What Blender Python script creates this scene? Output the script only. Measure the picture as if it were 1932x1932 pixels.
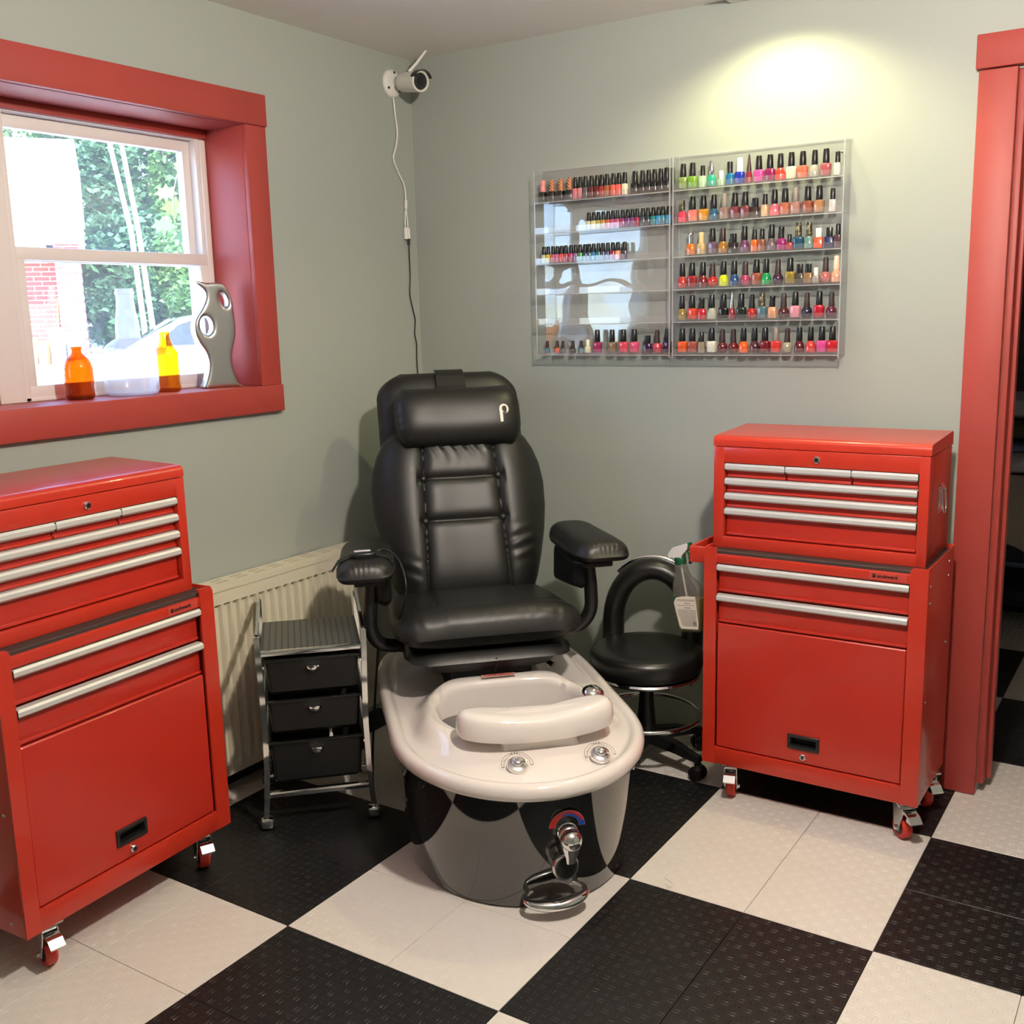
import bpy, bmesh, math, random
import numpy as np
from mathutils import Vector, Matrix
random.seed(7); rng = np.random.default_rng(7)
for o in list(bpy.data.objects): bpy.data.objects.remove(o)
S = bpy.context.scene
C = S.collection
PI = math.pi

# ------------------------------------------------------------------ camera
FPX, YAW, PITCH, ROLL = 1982.137, .579932, .185588, -.024397
CAM = np.array([1.12425, -2.22845, 1.43190])
_f = np.array([-math.sin(YAW)*math.cos(PITCH), math.cos(YAW)*math.cos(PITCH), -math.sin(PITCH)])
_r = np.cross(_f, [0, 0, 1]); _r /= np.linalg.norm(_r)
_u = np.cross(_r, _f)
_r, _u = _r*math.cos(ROLL)+_u*math.sin(ROLL), -_r*math.sin(ROLL)+_u*math.cos(ROLL)
cd = bpy.data.cameras.new('camera'); cam = bpy.data.objects.new('camera', cd); C.objects.link(cam)
cam.matrix_world = Matrix(((_r[0], _u[0], -_f[0], CAM[0]), (_r[1], _u[1], -_f[1], CAM[1]), (_r[2], _u[2], -_f[2], CAM[2]), (0, 0, 0, 1)))
cd.sensor_width = 36; cd.lens = FPX/1932*36; cd.clip_start = .02; cd.clip_end = 400
S.camera = cam
S.cycles.transparent_max_bounces = 32
def ray(px, py, dist):
    d = _f+_r*(px-966)/FPX-_u*(py-966)/FPX
    return Vector(CAM+d*dist/math.hypot(d[0], d[1]))
def proj(P):
    d = np.array(P)-CAM; z = d@_f
    return 966+FPX*(d@_r)/z, 966-FPX*(d@_u)/z
def xat(px, y, z):
    x = 0.
    for _ in range(6):
        a = proj((x, y, z))[0]; b = proj((x+.01, y, z))[0]
        x += (px-a)/(b-a)*.01
    return x

# ------------------------------------------------------------------ world, sun, exposure
SKY_STRENGTH, SUN_STRENGTH = 42.0, 20.0
LAMP_MAIN, LAMP_WALL = 28.5, 25
W = bpy.data.worlds.new('world'); S.world = W; W.use_nodes = True
nt = W.node_tree; bg = nt.nodes['Background']
sk = nt.nodes.new('ShaderNodeTexSky'); sk.sky_type = 'HOSEK_WILKIE'
sk.sun_direction = Vector((.55, -.3, .78)).normalized(); sk.turbidity = 3
nt.links.new(sk.outputs[0], bg.inputs[0]); bg.inputs[1].default_value = SKY_STRENGTH
sl = bpy.data.lights.new('sun_offscreen', 'SUN'); sl.energy = SUN_STRENGTH; sl.angle = .01; sl.color = (1, .96, .9)
so = bpy.data.objects.new('sun_offscreen', sl); C.objects.link(so)
so.rotation_euler = Vector((.55, -.3, .78)).to_track_quat('Z', 'Y').to_euler(); so.location = (6, -4, 12)
vs = S.view_settings
vs.view_transform = 'Standard'; vs.look = 'None'; vs.gamma = 1; vs.use_curve_mapping = False; vs.exposure = 0.28

# ------------------------------------------------------------------ materials
def srgb(h):
    if isinstance(h, str): h = [int(h[i:i+2], 16)/255 for i in (0, 2, 4)]
    else: h = [c/255 for c in h]
    return tuple(c/12.92 if c <= .04045 else ((c+.055)/1.055)**2.4 for c in h)
MATS = {}
def mat(name, col=(.5, .5, .5), rough=.5, metal=0, coat=0, bump=None, var=None, spec=None, trans=0, emit=None, ior=None):
    """bump=(scale, strength[, distance]); var=(scale, amount)"""
    if name in MATS: return MATS[name]
    m = bpy.data.materials.new(name); m.use_nodes = True; MATS[name] = m
    t = m.node_tree; b = t.nodes['Principled BSDF']; N = t.nodes.new; L = t.links.new
    b.inputs['Base Color'].default_value = (*col, 1); b.inputs['Roughness'].default_value = rough; b.inputs['Metallic'].default_value = metal
    b.inputs['Coat Weight'].default_value = coat; b.inputs['Coat Roughness'].default_value = .05
    if spec is not None: b.inputs['Specular IOR Level'].default_value = spec
    if trans: b.inputs['Transmission Weight'].default_value = trans
    if ior: b.inputs['IOR'].default_value = ior
    if emit: b.inputs['Emission Color'].default_value = (*emit[0], 1); b.inputs['Emission Strength'].default_value = emit[1]
    if bump or var:
        tc = N('ShaderNodeTexCoord')
    if var:
        n = N('ShaderNodeTexNoise'); n.inputs['Scale'].default_value = var[0]; n.inputs['Detail'].default_value = 4
        L(tc.outputs['Object'], n.inputs['Vector'])
        mx = N('ShaderNodeMix'); mx.data_type = 'RGBA'
        mx.inputs[6].default_value = (*[c*(1-var[1]) for c in col], 1); mx.inputs[7].default_value = (*[min(1, c*(1+var[1])) for c in col], 1)
        L(n.outputs['Fac'], mx.inputs[0]); L(mx.outputs[2], b.inputs['Base Color'])
    if bump:
        n = N('ShaderNodeTexNoise'); n.inputs['Scale'].default_value = bump[0]; n.inputs['Detail'].default_value = 3
        L(tc.outputs['Object'], n.inputs['Vector'])
        bp = N('ShaderNodeBump'); bp.inputs['Strength'].default_value = bump[1]; bp.inputs['Distance'].default_value = bump[2] if len(bump) > 2 else .002
        L(n.outputs['Fac'], bp.inputs['Height']); L(bp.outputs[0], b.inputs['Normal'])
    return m
def clear_mat(name, tint=(1, 1, 1), ior=1.45, white=0., bump=None, rough=.0, body=(.9, .9, .95), cap=.14):
    if name in MATS: return MATS[name]
    m = bpy.data.materials.new(name); m.use_nodes = True; MATS[name] = m
    t = m.node_tree; N = t.nodes.new; L = t.links.new; t.nodes.remove(t.nodes['Principled BSDF'])
    out = t.nodes['Material Output']; tr = N('ShaderNodeBsdfTransparent'); tr.inputs[0].default_value = (*tint, 1)
    gl = N('ShaderNodeBsdfGlossy'); gl.inputs['Roughness'].default_value = rough
    fr = N('ShaderNodeFresnel'); fr.inputs[0].default_value = ior
    mx = N('ShaderNodeMixShader'); base = tr
    if white:
        d1_ = N('ShaderNodeBsdfDiffuse'); d1_.inputs[0].default_value = (*body, 1); d2_ = N('ShaderNodeBsdfTranslucent'); d2_.inputs[0].default_value = (*body, 1)
        df = N('ShaderNodeMixShader'); L(d1_.outputs[0], df.inputs[1]); L(d2_.outputs[0], df.inputs[2])
        m2 = N('ShaderNodeMixShader'); m2.inputs[0].default_value = white; L(tr.outputs[0], m2.inputs[1]); L(df.outputs[0], m2.inputs[2]); base = m2
    mn = N('ShaderNodeMath'); mn.operation = 'MINIMUM'; mn.inputs[1].default_value = cap; L(fr.outputs[0], mn.inputs[0])
    L(mn.outputs[0], mx.inputs[0]); L(base.outputs[0], mx.inputs[1]); L(gl.outputs[0], mx.inputs[2]); L(mx.outputs[0], out.inputs[0])
    if bump:
        tc = N('ShaderNodeTexCoord'); n = N('ShaderNodeTexNoise'); n.inputs['Scale'].default_value = bump[0]; n.inputs['Detail'].default_value = 1
        L(tc.outputs['Object'], n.inputs['Vector']); bp = N('ShaderNodeBump'); bp.inputs['Strength'].default_value = bump[1]; bp.inputs['Distance'].default_value = bump[2]
        L(n.outputs['Fac'], bp.inputs['Height']); L(bp.outputs[0], gl.inputs['Normal']); L(bp.outputs[0], fr.inputs['Normal'])
    return m

M_wall = mat('wall_paint', srgb((160, 166, 158)), .55, bump=(220, .06))
M_ceil = mat('ceiling_paint', srgb((240, 236, 234)), .8, bump=(120, .1))
M_trim = mat('red_painted_wood', srgb((164, 62, 54)), .5, var=(6, .12), bump=(30, .05))
M_red = mat('red_enamel', srgb((186, 48, 30)), .32, coat=.25, bump=(600, .05, .0005))
M_redin = mat('red_enamel_drawer', srgb((182, 44, 30)), .34, coat=.2)
M_alu = mat('pale_aluminium', srgb((205, 205, 202)), .38, metal=.25)
M_liner = mat('rubber_liner', srgb((52, 44, 40)), .6, bump=(500, .3))
M_chrome = mat('chrome', (.78, .78, .78), .06, metal=1)
M_zinc = mat('zinc_steel', (.62, .62, .6), .25, metal=1)
M_blackp = mat('black_plastic', (.008, .008, .008), .35)
M_blackm = mat('black_matte', (.006, .006, .006), .7)
M_wtile = mat('white_tile', srgb((218, 212, 204)), .33, var=(3, .04), bump=(300, .08))
M_btile = mat('black_tile', (.005, .005, .0055), .46, bump=(300, .1))
M_sub = mat('subfloor', (.02, .018, .016), .9)
M_acr = mat('white_gelcoat', srgb((226, 218, 212)), .1, coat=.6)
M_base = mat('black_gelcoat', (.008, .0085, .009), .045, coat=1, spec=.9)
M_redwheel = mat('red_polyurethane', srgb((200, 52, 36)), .4)
M_leather = mat('black_leather', (.0085, .0085, .0076), .44, bump=(160, .12, .001), spec=.42)
M_leather2 = mat('black_vinyl', (.007, .007, .0068), .36, bump=(300, .08, .0008), spec=.5)
M_rad = mat('cream_enamel', srgb((216, 209, 186)), .35)
M_white = mat('white_plastic', srgb((225, 222, 216)), .35)
M_vinyl = mat('white_window_vinyl', srgb((226, 218, 214)), .35)
M_emblem = mat('silver_print', srgb((225, 220, 208)), .4)
M_ink = mat('black_ink', (.01, .004, .004), .5)
M_acrylic = clear_mat('clear_acrylic', (.985, .99, .995), 1.4, .03, cap=.1)
M_acback = clear_mat('clear_acrylic_sheet', (.99, .99, .995), 1.6, .01, bump=(5.5, 1.0, .006), cap=.16)
M_aclip = clear_mat('acrylic_lip', (.98, .985, .99), 1.5, .07, cap=.2)
M_acedge = clear_mat('acrylic_edge', (.9, .91, .92), 1.45, .45)
M_pane = clear_mat('window_glass', (.98, .99, 1.0), 1.45, .04, body=(.9, .95, 1.0))  # white share mixed into the clear pane imitates veiling glare
M_amber = clear_mat('amber_glass', (.70, .22, .012), 1.5, .05, body=(.9, .25, .01), cap=.2)
M_cglass = clear_mat('clear_bottle_glass', (.96, .97, .99), 1.5, .30, body=(1, 1, 1), cap=.2)
M_foot = clear_mat('bottle_foot_glass', (.85, .85, .85), 1.5, .15)

# ------------------------------------------------------------------ mesh helpers
class MB:
    def __init__(s): s.v = []; s.f = []; s.m = []; s.X = Matrix.Identity(4); s.mi = 0
    def add(s, vs, fs):
        b = len(s.v); X = s.X
        s.v += [tuple(X @ Vector(v)) for v in vs]
        s.f += [tuple(b+i for i in f) for f in fs]; s.m += [s.mi]*len(fs); return s
    def box(s, x0, x1, y0, y1, z0, z1):
        return s.add([(x, y, z) for x in (x0, x1) for y in (y0, y1) for z in (z0, z1)],
                     [(0, 1, 3, 2), (4, 6, 7, 5), (0, 4, 5, 1), (2, 3, 7, 6), (0, 2, 6, 4), (1, 5, 7, 3)])
    def rbox(s, x0, x1, y0, y1, z0, z1, r=.004, seg=2):
        bm = bmesh.new(); bmesh.ops.create_cube(bm, size=1)
        for v in bm.verts: v.co = ((x0+x1)/2+v.co.x*(x1-x0), (y0+y1)/2+v.co.y*(y1-y0), (z0+z1)/2+v.co.z*(z1-z0))
        bmesh.ops.bevel(bm, geom=bm.edges[:], offset=r, segments=seg, profile=.5, affect='EDGES')
        bm.verts.index_update(); s.add([v.co[:] for v in bm.verts], [[v.index for v in f.verts] for f in bm.faces]); bm.free(); return s
    def prism(s, poly, axis, a, b):
        n = len(poly)
        P = {'x': lambda p, t: (t, p[0], p[1]), 'y': lambda p, t: (p[0], t, p[1]), 'z': lambda p, t: (p[0], p[1], t)}[axis]
        vs = [P(p, a) for p in poly]+[P(p, b) for p in poly]
        return s.add(vs, [tuple(range(n))[::-1], tuple(range(n, 2*n))]+[(i, (i+1) % n, n+(i+1) % n, n+i) for i in range(n)])
    def loft(s, rings, closed=True, caps=(True, True)):
        n = len(rings[0]); vs = [p for r in rings for p in r]; fs = []
        for k in range(len(rings)-1):
            for i in range(n if closed else n-1):
                j = (i+1) % n; fs.append((k*n+i, k*n+j, (k+1)*n+j, (k+1)*n+i))
        if caps[0]: fs.append(tuple(range(n))[::-1])
        if caps[1]: fs.append(tuple(range((len(rings)-1)*n, len(rings)*n)))
        return s.add(vs, fs)
    def lathe(s, prof, n=20, cx=0, cy=0, caps=(True, True)):
        return s.loft([[(cx+r*math.cos(2*PI*i/n), cy+r*math.sin(2*PI*i/n), z) for i in range(n)] for r, z in prof], caps=caps)
    def tube(s, path, r, n=8, closed=False, flat=None):
        path = [Vector(p) for p in path]; m = len(path); rings = []
        R = r if isinstance(r, (list, tuple)) else [r]*m
        up = None
        for k in range(m):
            a = path[k-1] if (k or closed) else path[0]; b = path[(k+1) % m] if (k < m-1 or closed) else path[k]
            t = (b-a).normalized()
            if up is None: up = Vector((0, 0, 1)) if abs(t.z) < .9 else Vector((1, 0, 0))
            x = up.cross(t).normalized(); up = t.cross(x).normalized()
            fx, fy = flat or (1, 1)
            rings.append([tuple(path[k]+x*math.cos(2*PI*i/n)*R[k]*fx+up*math.sin(2*PI*i/n)*R[k]*fy) for i in range(n)])
        if closed: rings.append(rings[0]); return s.loft(rings, caps=(False, False))
        return s.loft(rings)
    def ball(s, c, r, n=16, h=10, sz=1, half=False):
        a0 = 0 if half else -PI/2
        return s.lathe_at(c, [(max(1e-4, r*math.cos(a0+(PI/2-a0)*k/h)), r*sz*math.sin(a0+(PI/2-a0)*k/h)) for k in range(h+1)], n)
    def lathe_at(s, c, prof, n=16, axis=None, caps=(True, True)):
        old = s.X
        q = Vector((0, 0, 1)).rotation_difference(Vector(axis).normalized()).to_matrix().to_4x4() if axis is not None else Matrix.Identity(4)
        s.X = old @ Matrix.Translation(c) @ q; s.lathe(prof, n, caps=caps); s.X = old; return s
    def build(s, name, mats, parent=None, smooth=None, **tags):
        me = bpy.data.meshes.new(name); me.from_pydata(s.v, [], s.f)
        mats = mats if isinstance(mats, (list, tuple)) else [mats]
        for m in mats: me.materials.append(m)
        if len(mats) > 1: me.polygons.foreach_set('material_index', s.m)
        bm = bmesh.new(); bm.from_mesh(me); bmesh.ops.recalc_face_normals(bm, faces=bm.faces[:]); bm.to_mesh(me); bm.free()
        if smooth:
            me.polygons.foreach_set('use_smooth', [True]*len(me.polygons)); me.set_sharp_from_angle(angle=math.radians(smooth))
        me.update()
        return link(name, me, parent, **tags)
def link(name, data, parent=None, loc=None, rz=None, **tags):
    o = bpy.data.objects.new(name, data); C.objects.link(o)
    if parent: o.parent = parent
    if loc is not None: o.location = loc
    if rz is not None: o.rotation_euler = (0, 0, rz)
    for k, v in tags.items():
        if v: o[{'cat': 'category'}.get(k, k)] = v
    return o
def thing(name, label, cat, loc=(0, 0, 0), rz=0, group=None, kind=None):
    o = link(name, None, None, loc, rz, label=label, cat=cat, group=group, kind=kind); o.empty_display_size = .05; return o
def copy_tree(o, parent=None):
    c = o.copy(); C.objects.link(c); c.parent = parent
    for ch in list(o.children): copy_tree(ch, c)
    return c
def rrect(hx, hy, r, n=5, cx=0, cy=0):
    P = []
    for k, (sx, sy) in enumerate(((1, 1), (-1, 1), (-1, -1), (1, -1))):
        for i in range(n+1):
            a = k*PI/2+i*PI/2/n; P.append((cx+sx*(hx-r)+r*math.cos(a), cy+sy*(hy-r)+r*math.sin(a)))
    return P
def spline(pts, n=6):
    P = [Vector(p) for p in pts]; out = []
    for i in range(len(P)-1):
        p0, p1, p2, p3 = P[max(0, i-1)], P[i], P[i+1], P[min(len(P)-1, i+2)]
        for k in range(n):
            t = k/n; out.append(.5*((2*p1)+(p2-p0)*t+(2*p0-5*p1+4*p2-p3)*t*t+(3*p1-p0-3*p2+p3)*t**3))
    out.append(P[-1]); return out
def interp(x, xs, ys): return float(np.interp(x, xs, ys))
def sstep(a, b, x):
    t = min(1, max(0, (x-a)/(b-a))); return t*t*(3-2*t)
def text_mesh(txt, size, depth=.0004, bold=0., shear=0.):
    c = bpy.data.curves.new('t', 'FONT'); c.body = txt; c.size = size; c.extrude = depth; c.offset = bold; c.shear = shear
    o = bpy.data.objects.new('t', c); C.objects.link(o)
    me = bpy.data.meshes.new_from_object(o.evaluated_get(bpy.context.evaluated_depsgraph_get()))
    bpy.data.objects.remove(o); bpy.data.curves.remove(c); return me

# ------------------------------------------------------------------ room shell
XW, YW, H = -1.352, .953, 2.339
XR, YF = 3.3, -4.1
TW = .125                     # back wall thickness
WY0, WY1, WZ0, WZ1 = -1.33, .115, 1.232, 2.013     # window opening
DX0, DX1, DZ = .664, 1.50, 2.035                   # door opening
b = MB()
e_ = .013; b.box(XW-.17, XW, YF, WY0-e_, 0, H); b.box(XW-.17, XW, WY1+e_, YW+TW, 0, H); b.box(XW-.17, XW, WY0-e_, WY1+e_, 0, WZ0-e_); b.box(XW-.17, XW, WY0-e_, WY1+e_, WZ1+e_, H)
b.build('wall_left', M_wall, kind='structure')
b = MB(); b.box(XW, DX0, YW, YW+TW, 0, H); b.box(DX1, XR, YW, YW+TW, 0, H); b.box(DX0, DX1, YW, YW+TW, DZ, H); b.box(-.7, 2.3, YW, YW+TW, H+.1, 2.6)
b.build('wall_back', M_wall, kind='structure')
MB().box(XR, XR+.1, YF, YW+TW, 0, H).build('wall_right', M_wall, kind='structure')
MB().box(XW-.17, XR+.1, YF-.1, YF, 0, H).build('wall_front', M_wall, kind='structure')
MB().box(XW-.17, XR+.1, YF-.1, YW+TW, H, H+.1).build('ceiling', M_ceil, kind='structure')
# room behind the doorway
M_wall2 = mat('slate_wall_paint', srgb((120, 126, 126)), .6); M_wall3 = mat('lilac_wall_paint', srgb((150, 146, 152)), .6)
YB = 4.1
MB().box(-.6, 2.2, YB, YB+.1, 0, 2.6).build('wall_far', M_wall2, kind='structure')
b = MB(); b.box(-.7, -.6, YW+TW, YB+.1, 0, 2.6); b.box(2.2, 2.3, YW+TW, YB+.1, 0, 2.6); b.build('wall_side', M_wall2, kind='structure')
MB().box(-.7, 2.3, YW+TW, YB+.1, 2.5, 2.6).build('ceiling', M_ceil, kind='structure')
MB().box(-.6, 2.2, YB-.25, YB, 1.86, 2.5).build('trim_1', M_wall3, kind='structure')
MB().rbox(-.6, 2.2, YB-.018, YB-.001, 0, .12, .004).build('baseboard_far', M_wall3, kind='structure')

# floor: tiles one foot square, colours in two foot checks
T = .305
def tile_mesh(name, bumps=True):
    m = MB(); g = .0006; e = .0007
    z0, z1 = -.008, 0
    m.loft([[(x, y, z) for x, y in rrect(T/2-i, T/2-i, .0015, 1)] for i, z in ((g, z0), (g, z1-e), (g+e, z1))], caps=(False, True))
    if bumps:
        c = T/12; l, w, h, off = .0092, .0021, .0008, .0044
        for i in range(12):
            for j in range(12):
                cx, cy = -T/2+(i+.5)*c, -T/2+(j+.5)*c
                for sgn in (-1, 1):
                    if (i+j) % 2: P = [(cx-l, cy+sgn*off, 0), (cx, cy+sgn*off-w, 0), (cx+l, cy+sgn*off, 0), (cx, cy+sgn*off+w, 0), (cx-l*.35, cy+sgn*off, h), (cx+l*.35, cy+sgn*off, h)]
                    else: P = [(cx+sgn*off, cy-l, 0), (cx+sgn*off+w, cy, 0), (cx+sgn*off, cy+l, 0), (cx+sgn*off-w, cy, 0), (cx+sgn*off, cy-l*.35, h), (cx+sgn*off, cy+l*.35, h)]
                    m.add(P, [(0, 1, 4), (1, 5, 4), (1, 2, 5), (2, 3, 5), (3, 4, 5), (3, 0, 4)])
    me = bpy.data.meshes.new(name); me.from_pydata(m.v, [], m.f); me.materials.append(M_wtile)
    bm = bmesh.new(); bm.from_mesh(me); bmesh.ops.recalc_face_normals(bm, faces=bm.faces[:]); bm.to_mesh(me); bm.free(); return me
floor = MB().box(XW-.17, XR+.1, YF-.1, YB+.1, -.1, -.0075).build('floor', M_sub, kind='structure')
tme = {0: tile_mesh('tile'), 1: tile_mesh('tile')}
tme[1].materials[0] = M_btile
rest = {0: MB(), 1: MB()}; nt_ = 0
for i in range(math.floor((XW)/T), math.ceil(XR/T)):
    for j in range(math.floor(YF/T), math.ceil(YB/T)):
        cx, cy = (i+.5)*T, (j+.5)*T
        if cx < XW-.1 or cx > XR or cy < YF or cy > YB: continue
        if cy > YW+TW+.1 and (cx < -.6 or cx > 2.2): continue
        col = (i//2+j//2) % 2
        d = np.array((cx, cy, 0))-CAM
        vis = False
        if d@_f > .3:
            px, py = proj((cx, cy, 0)); vis = -260 < px < 2200 and 900 < py < 2350
        if cy > YW+TW and not (.2 < cx < 1.3): vis = False
        if vis: link('floor_tile', tme[col], floor, (cx, cy, 0)); nt_ += 1
        else: rest[col].box(cx-T/2+.0007, cx+T/2-.0007, cy-T/2+.0007, cy+T/2-.0007, -.008, 0)
for k in (0, 1): rest[k].build('floor_tile', (M_wtile, M_btile)[k], floor, kind='stuff')
print('visible tiles', nt_)

# ------------------------------------------------------------------ doorway
d1 = thing('door_1', 'red painted doorway casing with plain flat boards', 'doorway', (DX0, YW, 0), kind='structure')
def dpart(name, x0, x1, y0, y1, z0, z1, m=M_trim, r=.003): return MB().rbox(x0-DX0, x1-DX0, y0-YW, y1-YW, z0, z1, r).build(name, m, d1, smooth=40)
dpart('casing_board', .568, DX0, YW-.022, YW, .002, 2.038)
dpart('casing_board', DX1, DX1+.096, YW-.022, YW, .002, 2.038)
dpart('head_board', .560, DX1+.104, YW-.026, YW, 2.041, 2.128)
dpart('jamb_board', DX0-.001, DX0+.018, YW+.004, YW+TW+.02, .03, DZ)
dpart('jamb_board', DX1-.018, DX1+.001, YW+.004, YW+TW+.02, .03, DZ)
dpart('head_jamb', DX0+.018, DX1-.018, YW+.004, YW+TW+.02, DZ-.018, DZ)
dpart('door_stop', DX0+.018, DX0+.030, YW+.05, YW+.085, .03, DZ-.018)
dpart('door_stop', DX1-.030, DX1-.018, YW+.05, YW+.085, .03, DZ-.018)
dpart('casing_board', DX0-.02, DX0+.018, YW+TW+.02, YW+TW+.032, .03, 2.0)

# ------------------------------------------------------------------ window
w1 = thing('window_1', 'white double hung windows in a deep red painted frame', 'window', (XW, -.25, WZ0), kind='structure')
def wpart(name, x0, x1, y0, y1, z0, z1, m=M_trim, r=.003, par=None):
    if par is None: o = MB().rbox(x0-XW, x1-XW, y0+.25, y1+.25, z0-WZ0, z1-WZ0, r).build(name, m, w1, smooth=40)
    else: o = MB().rbox(x0-XW, x1-XW, y0+.25, y1+.25, z0-WZ0, z1-WZ0, r).build(name, m, par, smooth=40)
    return o
cw = .088
wpart('casing_board', XW, XW+.02, WY1, WY1+cw-.004, WZ0, WZ1)
wpart('casing_board', XW, XW+.02, WY0-cw+.004, WY0, WZ0, WZ1)
wpart('casing_head', XW, XW+.024, WY0-cw, WY1+cw, WZ1, WZ1+.093)
wpart('casing_apron', XW, XW+.024, WY0-cw, WY1+cw, WZ0-.084, WZ0)
XS = -1.505       # inner face of window unit
wpart('jamb_liner', XW-.172, XW+.004, WY1-.002, WY1+.01, WZ0, WZ1)
wpart('jamb_liner', XW-.172, XW+.004, WY0-.01, WY0+.002, WZ0, WZ1)
wpart('head_liner', XW-.172, XW+.004, WY0, WY1, WZ1-.002, WZ1+.01)
wpart('sill_board', XW-.172, XW+.004, WY0, WY1, WZ0-.012, WZ0)
for (ya, yb) in ((-.575, WY1-.002), (WY0+.002, -.64)):
    fr = .022
    # unit frame
    wpart('unit_frame', XS-.10, XS-.004, yb-fr, yb, WZ0, WZ1-.03, M_vinyl)
    wpart('unit_frame', XS-.10, XS-.004, ya, ya+fr, WZ0, WZ1-.03, M_vinyl)
    wpart('unit_frame', XS-.10, XS-.012, ya, yb, WZ1-.032, WZ1-.004, M_vinyl)
    wpart('unit_frame', XS-.10, XS-.004, ya, yb, WZ0, WZ0+.012, M_vinyl)
    wpart('wood_stop', XS-.02, XS+.002, ya, yb, WZ1-.028, WZ1-.002, M_trim)
    wpart('track', XS-.05, XS-.012, yb-fr-.012, yb-fr, 1.64, WZ1-.03, M_vinyl, .001)
    # lower sash
    x0, x1 = XS-.034, XS-.006; s = .04
    lo = wpart('lower_sash', x0, x1, ya+.004, yb-.012, 1.606, 1.640, M_vinyl)
    wpart('bottom_rail', x0, x1, ya+.004, yb-.012, WZ0+.010, WZ0+.042, M_vinyl, par=lo)
    wpart('stile', x0, x1, ya+.004, ya+.004+s, WZ0+.040, 1.608, M_vinyl, par=lo)
    wpart('stile', x0, x1, yb-.012-s, yb-.012, WZ0+.040, 1.608, M_vinyl, par=lo)
    wpart('pane', x0+.011, x0+.015, ya+.04, yb-.05, WZ0+.04, 1.61, M_pane, .0005, par=lo)
    # upper sash
    x0, x1 = XS-.072, XS-.042; s = .036
    up = wpart('upper_sash', x0, x1, ya+.01, yb-fr-.002, WZ1-.066, WZ1-.032, M_vinyl)
    wpart('meeting_rail', x0, x1, ya+.01, yb-fr-.002, 1.604, 1.634, M_vinyl, par=up)
    wpart('stile', x0, x1, ya+.01, ya+.01+s, 1.632, WZ1-.064, M_vinyl, par=up)
    wpart('stile', x0, x1, yb-fr-.002-s, yb-fr-.002, 1.632, WZ1-.064, M_vinyl, par=up)
    wpart('pane', x0+.011, x0+.015, ya+.04, yb-fr-.034, 1.63, WZ1-.06, M_pane, .0005, par=up)
wpart('mullion', XS-.10, XS+.001, -.645, -.57, WZ0, WZ1-.004, M_vinyl)
# dark parting strip on the upper glass edge

# ------------------------------------------------------------------ tool cabinets
CW, CD, CZ0, CZ1 = .612, .33, .113, .766
def caster(par, x, y, swivel, brake):
    g = Matrix.Translation((x, y, 0)) @ Matrix.Rotation(swivel, 4, 'Z')
    m = MB(); m.X = g
    m.rbox(-.03, .03, -.03, .03, CZ0-.006, CZ0, .001); m.lathe([(.02, CZ0-.02), (.024, CZ0-.005)], 14)
    for s in (-1, 1):
        m.prism([(-.006, .026), (.012, .026), (.022, .06), (.026, .098), (-.026, .098), (-.02, .07)], 'x', s*.0175-.0012, s*.0175+.0012)
    m.box(-.0187, .0187, -.022, .022, .094, .1)
    c = m.build('caster', M_zinc, par, smooth=30)
    m = MB(); m.X = g @ Matrix.Translation((0, .004, .033)) @ Matrix.Rotation(PI/2, 4, 'Y')
    m.lathe([(.02, -.0125), (.028, -.0135), (.0325, -.009), (.033, 0), (.0325, .009), (.028, .0135), (.02, .0125)], 24)
    w = m.build('wheel', M_redwheel, c, smooth=40)
    m = MB(); m.X = g @ Matrix.Translation((0, .004, .033)) @ Matrix.Rotation(PI/2, 4, 'Y'); m.lathe([(.02, -.0142), (.021, 0), (.02, .0142)], 18); m.build('hub', M_blackp, c, smooth=40)
    m = MB(); m.X = g @ Matrix.Translation((0, .004, .033)) @ Matrix.Rotation(PI/2, 4, 'Y'); m.lathe([(.005, -.025), (.007, -.022), (.007, -.018), (.004, -.017), (.004, .017), (.007, .018), (.007, .022), (.005, .025)], 8); m.build('axle_bolt', M_chrome, c)
    if brake:
        m = MB(); m.X = g
        m.prism([(-.018, .075), (-.03, .085), (-.052, .08), (-.066, .068), (-.066, .071), (-.05, .086), (-.03, .092), (-.016, .09)], 'x', -.017, .017)
        m.box(-.01, .01, -.05, -.02, .062, .074)
        m.build('brake_lever', M_chrome, c)
def lock(par, x, y, z, r=.0095):
    m = MB(); m.X = Matrix.Translation((x, y, z)) @ Matrix.Rotation(PI/2, 4, 'X')
    m.lathe([(r, -.002), (r, .004), (r*.8, .006), (r*.62, .0062)], 14); l = m.build('lock', M_chrome, par, smooth=30)
    m = MB(); m.X = Matrix.Translation((x, y, z)) @ Matrix.Rotation(PI/2, 4, 'X'); m.lathe([(r*.58, .004), (r*.58, .0072)], 12); m.build('lock_core', mat('dark_steel', (.12, .13, .16), .3, metal=1), l, smooth=30)
    MB().box(x-.0008, x+.0008, y-.0078, y-.007, z-.003, z+.003).build('keyhole', M_blackm, l)
def drawer(par, x0, x1, z0, z1, ph=.021):
    m = MB(); m.rbox(x0, x1, .016, .033, z0, z1-ph*.5, .003); m.rbox(x0+.001, x1-.001, .011, .020, z0, z0+.008, .0028)
    d = m.build('drawer_front', M_redin, par, smooth=40)
    m = MB(); m.prism([(.018, z1-ph), (.004, z1-ph), (-.003, z1-ph*.75), (-.003, z1-ph*.3), (.001, z1-.001), (.018, z1)], 'x', x0, x1)
    m.build('pull', M_alu, d, smooth=25)
    for xx in (x0, x1): MB().box(xx-.0016, xx+.0016, -.001, .016, z1-ph+.001, z1-.002).build('pull_end_cap', M_blackp, d)
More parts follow.
